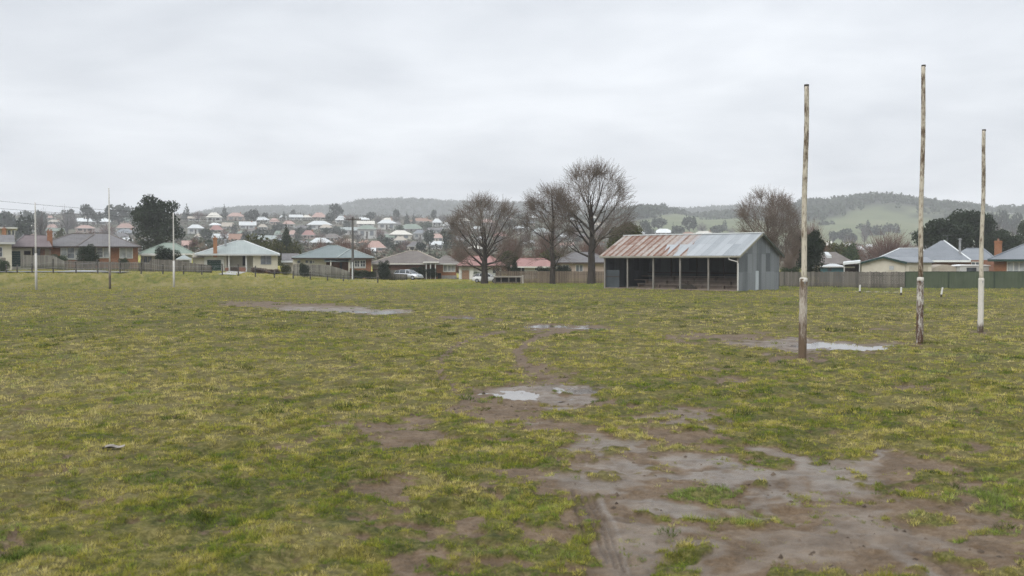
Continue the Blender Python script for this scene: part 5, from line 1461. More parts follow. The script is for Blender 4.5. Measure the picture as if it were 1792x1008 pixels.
def proto_mesh(kind, seed, n, leaf):
    r_ = np.random.default_rng(seed)
    if kind in ('bare', 'bareshrub'):
        z0 = .28 if kind == 'bare' else .02
        m = n // 5
        a = r_.uniform(0, 6.28, m); e = np.arccos(r_.uniform(.12 if kind == 'bare' else .0, 1, m)) * .95
        ln = r_.uniform(.75, 1, m)
        dirs = np.stack([np.cos(a) * np.sin(e), np.sin(a) * np.sin(e), np.cos(e)], 1)
        dirs *= np.array([.5, .5, 1 - z0])
        base = np.zeros((m, 3)); base[:, 2] = z0 * r_.uniform(.7, 1.2, m)
        tip = base + dirs * ln[:, None]
        P0, P1 = [base], [tip]
        for k in range(4):
            f = r_.uniform(.35, .85, m)[:, None]; b = base + (tip - base) * f
            t = b + (dirs * .35 + r_.normal(size=(m, 3)) * .10 + np.array([0, 0, .05])) * r_.uniform(.5, 1.1, m)[:, None]
            P0.append(b); P1.append(t)
        P0 = np.concatenate(P0); P1 = np.concatenate(P1)
        w = np.concatenate([np.full(m, leaf * 1.5), np.full(len(P0) - m, leaf)])
        V, Fc = stick_tris(P0, P1, w, r_)
    else:
        C = lobe_points(crown_lobes(kind, r_), n, r_)
        C[:, 2] = np.maximum(C[:, 2], .01)
        V, Fc = quads(C, leaf, r_)
    # normalise to the unit box
    lo, hi = np.percentile(V, .5, axis=0), np.percentile(V, 99.5, axis=0)
    V[:, 0] = (V[:, 0] - (lo[0] + hi[0]) / 2) / (hi[0] - lo[0]); V[:, 1] = (V[:, 1] - (lo[1] + hi[1]) / 2) / (hi[1] - lo[1])
    V[:, 2] = V[:, 2] / hi[2]
    me = np_mesh('crown', V, Fc); me.materials.append(M['leaf_mid'])
    return me

def trunk_mesh(seed, r=.035, top=.62, limbs=4):
    r_ = random.Random(seed); b = MB()
    b.tube([(0, 0, -.06), (.01, 0, .12), (r_.uniform(-.02, .02), 0, .36), (r_.uniform(-.03, .03), .01, top)], [r * 1.25, r, r * .75, r * .35], 7)
    for k in range(limbs):
        a = r_.uniform(0, 6.28); z = r_.uniform(.2, .45)
        b.tube([(0, 0, z), (.12 * math.cos(a), .12 * math.sin(a), z + .14), (.26 * math.cos(a), .26 * math.sin(a), z + .3)], [r * .55, r * .4, r * .15], 5)
    return raw_mesh('trunk', b.v, b.f, M['bark'], True)

PROTO = {}
def proto(kind, lod):
    k = (kind, lod)
    if k not in PROTO:
        cnt = {'far': 480, 'mid': 1700, 'near': 9500}[lod]; leaf = {'far': .125, 'mid': .075, 'near': .037}[lod]
        if kind.startswith('bare'):
            cnt = {'far': 330, 'mid': 800, 'near': 2600}[lod]; leaf = {'far': .016, 'mid': .009, 'near': .0045}[lod]
        PROTO[k] = [proto_mesh(kind, 31 * i + len(kind) * 7 + cnt, cnt, leaf) for i in range(3)]
    return PROTO[k]
TRUNKS = [trunk_mesh(i) for i in range(3)]
NT_ = [0]
def tree(name, label, px0, px1, pyt, D, kind, mat, cat='tree', group=None, lod=None, pyb=None, trunk=True, depth=None):
    pxc = (px0 + px1) / 2
    p = at(pxc, HZ, D); z = float(gz0(p.x, D)) if pyb is None else at(pxc, pyb, D).z
    H = max(.3, at(pxc, pyt, D).z - z); W = (px1 - px0) * D / F
    lod = lod or ('far' if D > 260 else 'mid' if D > 135 else 'near')
    i = NT_[0]; NT_[0] += 1
    t = thing(name, label, cat, (p.x, D, z), 0, group)
    cr = link(bpy.data.objects.new('crown', proto(kind, lod)[i % 3]), t)
    cr.rotation_euler = (0, 0, 0); cr.scale = (W * (1 if i % 2 else -1), depth or W, H)
    cr.material_slots[0].link = 'OBJECT'; cr.material_slots[0].material = mat
    if trunk:
        tr = link(bpy.data.objects.new('trunk', TRUNKS[i % 3]), t); tr.scale = (min(W, H) , min(W, H), H)
    return t

def seg_mesh(S, n=5):
    """S: rows (p0, p1, r0, r1) -> tapered tubes in one mesh"""
    P0 = np.array([s[0] for s in S]); P1 = np.array([s[1] for s in S]); r0 = np.array([s[2] for s in S]); r1 = np.array([s[3] for s in S])
    d = P1 - P0; d /= np.maximum(np.linalg.norm(d, axis=1), 1e-9)[:, None]
    up = np.where(np.abs(d[:, 2:3]) > .9, np.array([[0, 1, 0]]), np.array([[0, 0, 1]]))
    s = np.cross(d, up); s /= np.linalg.norm(s, axis=1)[:, None]; u = np.cross(s, d)
    V = []
    for P, r in ((P0, r0), (P1, r1)):
        for k in range(n):
            a = 2 * math.pi * k / n
            V.append(P + (s * math.cos(a) + u * math.sin(a)) * r[:, None])
    V = np.stack(V, 1).reshape(-1, 3); m = len(S)
    base = np.arange(m)[:, None] * (2 * n); Q = []
    for k in range(n):
        Q.append(np.concatenate([base + k, base + (k + 1) % n, base + n + (k + 1) % n, base + n + k], 1))
    return V, np.concatenate(Q)

def env_dist(p, d, E):
    """distance from p along d to the crown's rounded outline"""
    c, r = E; a = (p - c) / r; b = d / r
    A = b.dot(b); B = 2 * a.dot(b); C = a.dot(a) - 1
    q = B * B - 4 * A * C
    if q <= 0: return 0.0
    return max(0.0, (-B + math.sqrt(q)) / (2 * A))

def grow(S, p, d, L, r, lvl, maxl, r_, E, H, jit, trop, spread, kids):
    n = (6, 6, 5, 3, 2, 2)[lvl]
    st = L / n; p = np.array(p, float); d = np.array(d, float)
    for i in range(n):
        d = d + r_.normal(size=3) * jit + np.array([0, 0, trop]); d /= np.linalg.norm(d)
        q = p + d * st; rr = r * (1 - .66 * (i + 1) / n)
        S.append((p, q, r * (1 - .66 * i / n), rr, lvl))
        if lvl < maxl and i >= (1 if lvl < 3 else 0):
            for _ in range(kids[lvl] if i < n - 1 else 3):
                ax = r_.normal(size=3); ax -= d * ax.dot(d); ax /= np.linalg.norm(ax)
                an = spread * r_.uniform(.55, 1.35)
                cdv = d * math.cos(an) + ax * math.sin(an)
                ed = env_dist(q, cdv, E)
                Lc = H * (.5, .40, .25, .125, .06)[lvl] * r_.uniform(.5, 1.2)
                if lvl < 3: Lc = min(ed * r_.uniform(.55, 1.05), Lc)
                elif ed <= 0 and r_.random() < .5: continue
                if Lc < H * .012: continue
                grow(S, q, cdv, Lc, max(rr * r_.uniform(.5, .72), .0095), lvl + 1, maxl, r_, E, H, jit, trop, spread, kids)
        p = q

def bare_tree(label, pxb, pyb, D, pyt, px0, px1, form, seed, tw, bark, base_r, name='bare_tree', group=None):
    p = at(pxb, pyb, D); z = float(gz0(p.x, D)); s = D / F
    H = (pyb - pyt) * s; W = (px1 - px0) * s; cx = ((px0 + px1) / 2 - pxb) * s
    r_ = np.random.default_rng(seed); S = []
    t = thing(name, label, 'tree', (p.x, D, z), 0, group)
    zc = H * {'fan': .53, 'vase': .60, 'leader': .55}[form]
    E = (np.array([cx, 0, zc]), np.array([W / 2 * .86, W / 2 * .86, (H - zc) * .86]))
    if form == 'leader':
        pts = [np.array([.10 * math.sin(i * 1.3) * (i > 1), 0, H * .93 * i / 9 - (.2 if i == 0 else 0)]) for i in range(10)]
        for i in range(9): S.append((pts[i], pts[i + 1], base_r * (1.12 - .108 * i), base_r * (1.12 - .108 * (i + 1)), 0))
        N, h0, h1, e0, e1 = 18, .15, .74, 68, 40
    elif form == 'fan':
        pts = [np.array([0, 0, -.2]), np.array([.03, 0, H * .10]), np.array([0, .02, H * .19]), np.array([.10, .1, H * .40]), np.array([.02, 0, H * .62])]
        rr = [base_r * 1.25, base_r, base_r * .92, base_r * .5, base_r * .25]
        for i in range(4): S.append((pts[i], pts[i + 1], rr[i], rr[i + 1], 0))
        N, h0, h1, e0, e1 = 16, .13, .42, 76, 28
    else:
        pts = [np.array([0, 0, -.2]), np.array([.03, 0, H * .12]), np.array([0, .02, H * .24]), np.array([.10, .05, H * .45]), np.array([-.05, 0, H * .66])]
        rr = [base_r * 1.25, base_r, base_r * .9, base_r * .6, base_r * .3]
        for i in range(4): S.append((pts[i], pts[i + 1], rr[i], rr[i + 1], 0))
        N, h0, h1, e0, e1 = 15, .22, .60, 70, 28
    for k in range(N):
        a = k * 2.39996 + seed; f = k / (N - 1); e = R(e0 + (e1 - e0) * f) * r_.uniform(.85, 1.12)
        b0 = np.array([0, 0, H * (h0 + (h1 - h0) * f)]); dv = np.array([math.sin(e) * math.cos(a), math.sin(e) * math.sin(a), math.cos(e)])
        ed = env_dist(b0, dv, E)
        if ed < H * .05: ed = H * .3
        grow(S, b0, dv, ed * r_.uniform(.62, 1.0), base_r * (.42 - .20 * f) * min(1, ed / (H * .4)), 1, 4, r_, E, H, .07, .04, .56, (0, 1, 1, 1, 0))
    big = [q[:4] for q in S if q[2] > .036]; small = [(q[0], q[1], max(q[2], .0115), max(q[3], .008)) for q in S if q[2] <= .036]
    V, Q = seg_mesh(big, 7); link(bpy.data.objects.new('trunk', np_mesh('trunk', V, Q, bark, True)), t)
    V, Q = seg_mesh(small, 3); link(bpy.data.objects.new('crown', np_mesh('crown', V, Q, tw, True)), t)
    if len(S) > 80000: print('large tree', len(S))
    TREESEG.append(len(S))
    return t
TREESEG = []
GB = 'bare winter trees round the iron shed'
bare_tree('fan-shaped bare tree with short forked trunk beside the plank bench', 848, 497.5, 104, 338, 778, 922, 'fan', 3, M['twig'], M['bark'], .36, group=GB)
bare_tree('slender bare tree with one straight stem before the tan paling fence', 967, 498, 104, 322, 912, 1010, 'leader', 5, M['twig'], M['bark'], .30, group=GB)
bare_tree('tall spreading bare tree left of the iron shed, highest of all', 1035, 498.5, 103.5, 287, 962, 1112, 'vase', 9, M['twig'], M['bark'], .40, group=GB)
bare_tree('pale bare tree rising behind the iron shed gable', 1343, 500, 112, 338, 1286, 1395, 'vase', 14, M['twig_light'], M['bark_light'], .26, group=GB)
bare_tree('small pale bare tree leaning out behind the iron shed corner', 1374, 502, 110, 348, 1345, 1402, 'fan', 17, M['twig_light'], M['bark_light'], .17, group=GB)

# near and middle trees and shrubs: name, label, px0, px1, top, D, kind, material, extra
for a in [
 ('gum_tree', 'large dark eucalypt between the red brick house and cream house', 231, 320, 345, 165, 'euc', M['leaf_euc'], {'lod': 'near'}),
 ('shrub', 'rounded dark shrub between windows of the red brick house', 134, 171, 429, 117, 'shrub', M['leaf_dark'], {'trunk': False}),
 ('shrub', 'low green shrub behind the stepped-down fence end', 92, 118, 446, 116, 'shrub', M['leaf_mid'], {'trunk': False}),
 ('shrub', 'small green shrub before the leftmost weatherboard house', -4, 16, 455, 107, 'shrub', M['leaf_mid'], {'trunk': False}),
 ('cypress_shrub', 'clipped dark cypress before the pale green-roofed house', 274, 313, 432, 120, 'shrub', M['leaf_dark'], {'trunk': False}),
 ('shrub', 'small shrub under the right window of the red brick house', 208, 226, 452, 119, 'shrub', M['leaf_mid'], {'trunk': False}),
 ('tree', 'dark green bushy tree behind the cream house roof', 424, 476, 411, 150, 'shrub', M['leaf_olive'], {}),
 ('conifer', 'dark green conifer between the cream house and teal-roofed house', 484, 518, 397, 165, 'conifer', M['leaf_dark'], {'lod': 'near'}),
 ('shrub', 'olive bush at the foot of the dark conifer', 472, 500, 420, 163, 'shrub', M['leaf_olive'], {'trunk': False}),
 ('shrub', 'brown-green bush right of the dark conifer', 503, 528, 422, 162, 'shrub', M['leaf_olive'], {'trunk': False}),
 ('shrub', 'low rusty flower bush along the cream house plinth', 440, 466, 468, 118, 'shrub', M['leaf_brown'], {'trunk': False}),
 ('shrub', 'low rusty bush at the right corner of the cream house', 468, 492, 471, 118, 'shrub', M['leaf_brown'], {'trunk': False}),
 ('bare_shrub', 'reddish bare thicket behind the teal roof', 572, 632, 408, 172, 'bareshrub', M['twig_red'], {'trunk': False, 'lod': 'near'}),
 ('bare_shrub', 'reddish bare bush left of the power pole top thicket', 540, 582, 418, 176, 'bareshrub', M['twig_red'], {'trunk': False, 'lod': 'near'}),
 ('bare_shrub', 'purplish bare bush right of the power pole', 622, 655, 420, 176, 'bareshrub', M['twig_red'], {'trunk': False, 'lod': 'near'}),
 ('shrub', 'round yellow-green bush beside the cream carport wall', 491, 509, 463, 117, 'shrub', M['leaf_olive'], {'trunk': False}),
 ('shrub', 'dark bush before the fence of the teal-roofed house', 524, 541, 461, 111.5, 'shrub', M['leaf_dark'], {'trunk': False}),
 ('shrub', 'upright dark shrub before the brown brick house', 662, 683, 457, 120, 'shrub', M['leaf_dark'], {'trunk': False}),
 ('hedge', 'dark green hedge between the silver car and the pergola', 714, 745, 467, 126.5, 'shrub', M['leaf_dark'], {'trunk': False}),
 ('hedge', 'dark green hedge behind the pergola posts', 738, 765, 469, 126.2, 'shrub', M['leaf_dark'], {'trunk': False}),
 ('hedge', 'low hedge under the white bay window', 612, 642, 472, 119, 'shrub', M['leaf_mid'], {'trunk': False}),
 ('hedge', 'low dark hedge right of the white bay window', 636, 658, 474, 119, 'shrub', M['leaf_dark'], {'trunk': False}),
 ('shrub', 'round green bush beside the brown garage door', 828, 846, 476, 123, 'shrub', M['leaf_mid'], {'trunk': False}),
 ('shrub', 'dark narrow conifer behind the fence right of the red roof', 890, 912, 452, 116, 'conifer', M['leaf_dark'], {}),
 ('shrub', 'olive leafy tree between the two red roofs', 875, 905, 440, 135, 'round', M['leaf_olive'], {}),
 ('shrub', 'golden olive tree behind the long red roof', 944, 985, 436, 140, 'round', M['leaf_olive'], {}),
 ('shrub', 'dark hedge top above the tan fence left of the slender tree', 938, 966, 467, 113, 'shrub', M['leaf_dark'], {'trunk': False}),
 ('shrub', 'dark hedge top above the tan fence right of the slender tree', 970, 1000, 464, 113, 'shrub', M['leaf_dark'], {'trunk': False}),
 ('olive_tree', 'yellow-olive evergreen behind the iron shed roof', 1066, 1122, 392, 128, 'round', M['leaf_olive'], {'lod': 'near'}),
 ('bare_shrub', 'brown bare thicket behind the slender bare tree', 925, 990, 400, 150, 'bareshrub', M['twig_red'], {'trunk': False, 'lod': 'near'}),
 ('bare_shrub', 'brown bare thicket behind the tall bare tree', 1000, 1070, 405, 152, 'bareshrub', M['twig_red'], {'trunk': False, 'lod': 'near'}),
 ('bare_shrub', 'brown bare thicket behind the fan-shaped tree', 860, 925, 404, 156, 'bareshrub', M['twig_red'], {'trunk': False, 'lod': 'near'}),
 ('bare_shrub', 'grey-brown bare thicket left of the fan-shaped tree', 775, 835, 424, 158, 'bareshrub', M['twig_red'], {'trunk': False, 'lod': 'near'}),
 ('dark_shrub', 'big dark ragged shrub behind the nearest goal post', 1396, 1444, 405, 97, 'euc', M['leaf_dark'], {'lod': 'near'}),
 ('shrub', 'pale brown scrub between the iron shed and the dark shrub', 1362, 1402, 438, 98, 'bareshrub', M['twig_light'], {'trunk': False, 'lod': 'near'}),
 ('shrub', 'low green bush at the iron shed back corner', 1364, 1400, 468, 97, 'shrub', M['leaf_mid'], {'trunk': False}),
 ('bare_shrub', 'brown bare bushes above the iron shed gable', 1300, 1350, 400, 140, 'bareshrub', M['twig_red'], {'trunk': False, 'lod': 'near'}),
 ('bare_shrub', 'grey-brown bare tree behind the dark ragged shrub', 1380, 1452, 383, 140, 'bare', M['twig_red'], {'lod': 'near'}),
 ('bare_shrub', 'wide rusty bare thicket above the cream gable garage', 1500, 1612, 402, 190, 'bareshrub', M['twig_red'], {'trunk': False, 'lod': 'near'}),
 ('bare_shrub', 'rusty bare thicket above the open carport', 1462, 1520, 416, 186, 'bareshrub', M['twig_red'], {'trunk': False, 'lod': 'near'}),
 ('shrub', 'olive bush behind the skylight roof', 1440, 1486, 424, 170, 'shrub', M['leaf_olive'], {'trunk': False}),
 ('shrub', 'green bush behind the skylight roof', 1472, 1502, 428, 168, 'shrub', M['leaf_mid'], {'trunk': False}),
 ('evergreen_tree', 'broad dark evergreen left behind the big grey hip roof', 1604, 1694, 385, 150, 'round', M['leaf_dark'], {'lod': 'near'}),
 ('evergreen_tree', 'tallest dark evergreen behind the big grey hip roof', 1662, 1736, 369, 156, 'round', M['leaf_dark'], {'lod': 'near'}),
 ('evergreen_tree', 'dark evergreen left of the tall brick chimney', 1722, 1782, 404, 150, 'round', M['leaf_dark'], {'lod': 'near'}),
 ('evergreen_tree', 'dark green tree cut by the right edge', 1784, 1850, 378, 190, 'round', M['leaf_dark'], {'lod': 'near'}),
 ('bare_tree', 'small bare tree above the brick chimney', 1726, 1760, 378, 260, 'bare', M['twig_grey'], {'lod': 'mid'}),
 ('bare_shrub', 'grey bare scrub right of the brick chimney', 1756, 1800, 392, 230, 'bareshrub', M['twig_grey'], {'trunk': False, 'lod': 'mid'}),
]:
    kw = dict(a[8]); nm = a[0]
    tree(nm, a[1], a[2], a[3], a[4], a[5], a[6], a[7], cat={'hedge': 'hedge'}.get(nm, 'shrub' if 'shrub' in nm else 'tree'), **kw)

# ------------------------------------------------------------------ landmarks used to tell the far things apart
LMK = [(10, 'the leftmost cream house'), (58, 'the mauve garage roof'), (110, 'the left red brick chimney'), (170, 'the red brick house'), (228, 'the red brick house corner'), (290, 'the pale green roof'),
       (350, 'the garden pavilion'), (377, 'the orange chimney'), (415, 'the cream house'), (460, 'the cream house window'), (500, 'the dark conifer'), (545, 'the teal roof hip'), (585, 'the teal roof'), (617, 'the power pole'),
       (660, 'the parked silver car'), (725, 'the pergola house'), (785, 'the brick wing window'), (845, 'the fan-shaped tree'), (905, 'the olive leafy tree'), (967, 'the slender bare tree'), (1035, 'the tall bare tree'),
       (1110, 'the rusted shed roof end'), (1170, 'the rusted shed roof'), (1230, 'the bright shed roof'), (1300, 'the shed gable'), (1375, 'the shed corner'), (1420, 'the dark ragged shrub'), (1470, 'the skylight roof'),
       (1545, 'the cream gable'), (1610, 'the tallest goal post'), (1660, 'the big grey roof'), (1715, 'the short goal post'), (1760, 'the brick chimney')]
SEEN = {}
def far_label(desc, px, py, kind):
    lm = min(LMK, key=lambda q: abs(q[0] - px))[1]
    row = 'on the skyline' if py < 368 else 'high on the hillside' if py < 388 else 'midway up the hillside' if py < 408 else 'low on the hillside'
    base = f'{desc} {row} above {lm}'
    SEEN.setdefault(base, []).append(px)
    return base
PENDING = []
def queue(obj, desc, px, py, kind):
    lm = min(LMK, key=lambda q: abs(q[0] - px))[1]
    row = 'on the skyline' if py < 366 else 'high on the hill' if py < 388 else 'midway uphill' if py < 408 else 'low on the hill'
    PENDING.append([obj, desc, row, lm, px, py])
def settle():
    from collections import defaultdict
    g = defaultdict(list)
    for q in PENDING: g[(q[1], q[2], q[3])].append(q)
    for (desc, row, lm), L in g.items():
        L.sort(key=lambda q: q[4])
        for i, q in enumerate(L):
            lab = f'{desc} {row} above {lm}'
            if len(L) > 1:
                lab += ', leftmost' if i == 0 else ', rightmost' if i == len(L) - 1 else f', {ORD[i]} from left'
            q[0]['label'] = lab

# ------------------------------------------------------------------ houses on the hillside
HW = {'white': 'rwhite', 'cream': 'rcream', 'red': 'rred', 'terracotta': 'rterra', 'pink': 'rpink', 'beige': 'rbeige', 'grey': 'rgrey', 'pale green': 'rgreen', 'blue-grey': 'rblue', 'brown': 'rbrown', 'silver': 'rlight', 'pale blue': 'rpale'}
FH = [  # px0, px1, roof top, eave, base, roof, wall, form, turn
 (362,388,371,380,388,'cream','greywhite','h'),(398,428,371.5,379,387,'pink','pinkwall','h'),(329,357,392,399,409,'white','greywhite','h'),(368,390,393,402,408,'red','cream_plain','h'),
 (389,409,388.5,396,401,'beige','greywhite','g'),(420,447,387,394,401,'white','greywhite','g'),(447,471,378.5,385,391,'white','greywhite','h'),(452,468,391.5,397,402,'beige','greywhite','h'),
 (472,489,381,388,393,'pink','pinkwall','h'),(372,400,408,416,423,'white','greywhite','g'),(402,433,408,419,427,'terracotta','pinkwall','g'),(412,432,414,419.5,426,'cream','cream_plain','g'),
 (450,482,411,418.5,428,'pale blue','pinkwall','g'),(347,369,426,431.5,438,'white','greywhite','h'),(319,337,420,429,436,'red','pinkwall','g'),(489,502,376,380.5,386,'white','greywhite','h'),
 (507,529,375,380,386,'white','greywhite','g'),(529,545,376,380,385,'cream','greywhite','h'),(495,516,385,392,398,'pink','greywhite','h'),(479,495,403,410,416,'pale green','greywhite','h'),
 (504,523,402,410,416,'red','pinkwall','h'),(529,552,402,411,418,'red','pinkwall','h'),(543,581,415,424,431,'white','greywhite','h'),(539,580,385,393,402,'white','greywhite','h'),
 (546,572,371,380,385,'pink','cream_plain','h'),(587,608,377.5,385,391,'white','greywhite','h'),(626,654,386,391.5,397,'cream','greywhite','g'),(597,631,397,402.5,411,'pale blue','greywhite','g'),
 (627,659,393,400.5,418,'pale green','greywhite','h'),(662,693,383.5,390.5,402,'white','greywhite','h'),(688,702,387,392,400,'grey','greywhite','h'),(699,742,391,400,405,'pale green','stone','h'),
 (683,720,402,410,420,'cream','cream_plain','h'),(674,690,409,415,420,'pale green','greywhite','g'),(724,748,401.5,408,419,'blue-grey','greywhite','h'),(642,674,420,433,441,'red','pinkwall','h'),
 (638,657,433,438.5,446,'white','greywhite','g'),(753,777,408,416,424,'pink','cream_plain','h'),(752,777,421,428,436,'white','greywhite','g'),(714,747,422,430,440,'grey','cream_plain','h'),
 (567,597,408,415,422,'brown','pinkwall','h'),(718,757,381,387,391,'terracotta','pinkwall','h'),(757,773,382,389,397,'white','greywhite','h'),(775,792,389,394,400,'white','greywhite','h'),
 (796,822,381,386.5,392,'cream','greywhite','h'),(826,846,395,400,406,'white','greywhite','h'),(898,926,393,399,405,'white','greywhite','h'),(932,962,398,406,412,'pale blue','greywhite','h'),
 (862,890,406,413,420,'red','pinkwall','h'),(975,1003,408,415,422,'white','greywhite','h'),(1115,1134,403,409,415,'white','greywhite','h'),(1144,1180,399.5,407,413,'silver','greywhite','h'),
 (1192,1218,405,411,416,'terracotta','pinkwall','h'),(1212,1252,403.5,410.5,416,'cream','greywhite','h'),(1443,1461,421,429,436,'cream','cream_plain','h'),(1472,1495,425,430,437,'silver','greywhite','h'),
 (1516,1526,427,431,437,'white','cream_plain','g'),(1497,1512,430,436,441,'white','greywhite','h'),(18,42,384,391,402,'silver','greywhite','h'),(81,111,399,404,418,'pale green','greywhite','g'),
 (82,102,391.5,398,404,'pink','greywhite','h'),(84,107,384,388,394,'beige','greywhite','h'),(138,192,381,387.5,394,'silver','greywhite','g'),(133,166,393.5,399,406,'pink','pinkwall','h'),
 (204,237,390,398.5,404,'pink','greywhite','h'),(203,238,400,407,412,'blue-grey','greywhite','h'),(197,228,407,414,420,'grey','pinkwall','h'),(209,236,415,422,428,'white','greywhite','h'),
 (162,198,398,405,412,'brown','pinkwall','h'),(44,66,392,398,406,'cream','greywhite','h'),(0,18,388,395,404,'beige','greywhite','h'),(560,582,392,398,405,'beige','greywhite','h'),(655,682,403,409,416,'brown','pinkwall','h'),
 (433,452,399,404,410,'brown','greywhite','h'),(340,362,408,414,421,'beige','greywhite','h'),(516,540,393,399,406,'grey','greywhite','h'),(600,622,417,424,431,'beige','pinkwall','h'),(1262,1290,405,411,417,'silver','greywhite','h'),
 (786,812,412,419,426,'grey','pinkwall','h'),(840,866,383,389,394,'pink','greywhite','h'),(690,712,413,420,428,'beige','greywhite','h'),
]
rh = random.Random(5)
for _ in range(900):
    if len(FH) > 132: break
    pc = rh.uniform(250, 1060) if rh.random() < .8 else rh.uniform(-10, 250); yb = 384 + 58 * rh.random() ** 1.3
    w = rh.uniform(14, 21) + (yb - 384) * .11; hr = w * rh.uniform(.17, .24); hw = w * rh.uniform(.17, .25)
    if any(abs(pc - (q[0] + q[1]) / 2) < (w + q[1] - q[0]) * .52 and abs(yb - q[4]) < 9 for q in FH): continue
    FH.append((pc - w / 2, pc + w / 2, yb - hr - hw, yb - hw, yb, rh.choice(['white', 'cream', 'beige', 'silver', 'grey', 'pale green', 'pink', 'blue-grey', 'brown', 'terracotta', 'pale blue']), rh.choice(['greywhite', 'cream_plain', 'pinkwall', 'tan', 'greywhite']), rh.choice('hhg')))
for i, (x0, x1, yt, ye, yb, rc, wc, form) in enumerate(FH):
    e_ = (x1 - x0) * .07; x0 -= e_; x1 += e_; yt += (ye - yt) * .12
    pc = (x0 + x1) / 2
    D = depth_for(pc, yb)
    h = House('hillside_house', '', 'house', pc, yb, D, 1.0, 'houses across the hillside')
    dp = min(10, max(5, (x1 - x0) * D / F * .7)); ov = (x1 - x0) * .04
    h.wall(x0 + ov, x1 - ov, ye, 0, dp, M[wc], zb=-3)
    rm = M['rpink'] if rc == 'red' and i % 3 else M[HW[rc]]
    if form == 'h': h.hip(x0, x1, ye + .3, yt, pc - (x1 - x0) * .2, pc + (x1 - x0) * .14, -.7, dp + .7, rm, None, .2)
    else: h.side_gable(x0, x1, ye + .3, yt, -.7, dp + .7, rm, .2)
    w = x1 - x0; hh = yb - ye
    for fx in (.16, .62):
        b = MB(); a = h.P(x0 + w * fx, ye + hh * .68, 0); c = h.P(x0 + w * (fx + .18), ye + hh * .22, 0)
        b.box(a[0], -.06, a[2], c[0], .02, c[2]); b.build('window', M['glassmid'] if i % 3 else M['black'], h.t)
    b = MB(); a = h.P(x0 + w * .44, yb - .2, 0); c = h.P(x0 + w * .52, ye + hh * .28, 0); b.box(a[0], -.06, a[2], c[0], .02, c[2]); b.build('door', M['dkbrown'], h.t)
    if i % 4 == 1: h.chimney(x0 + w * .7, x0 + w * .7 + 2.2, yt - 1.5, yt + 3, dp * .4, M['brick'], 0)
    queue(h.t, f'{rc}-roofed {"gabled " if form == "g" else ""}house', pc, yt, 'house')

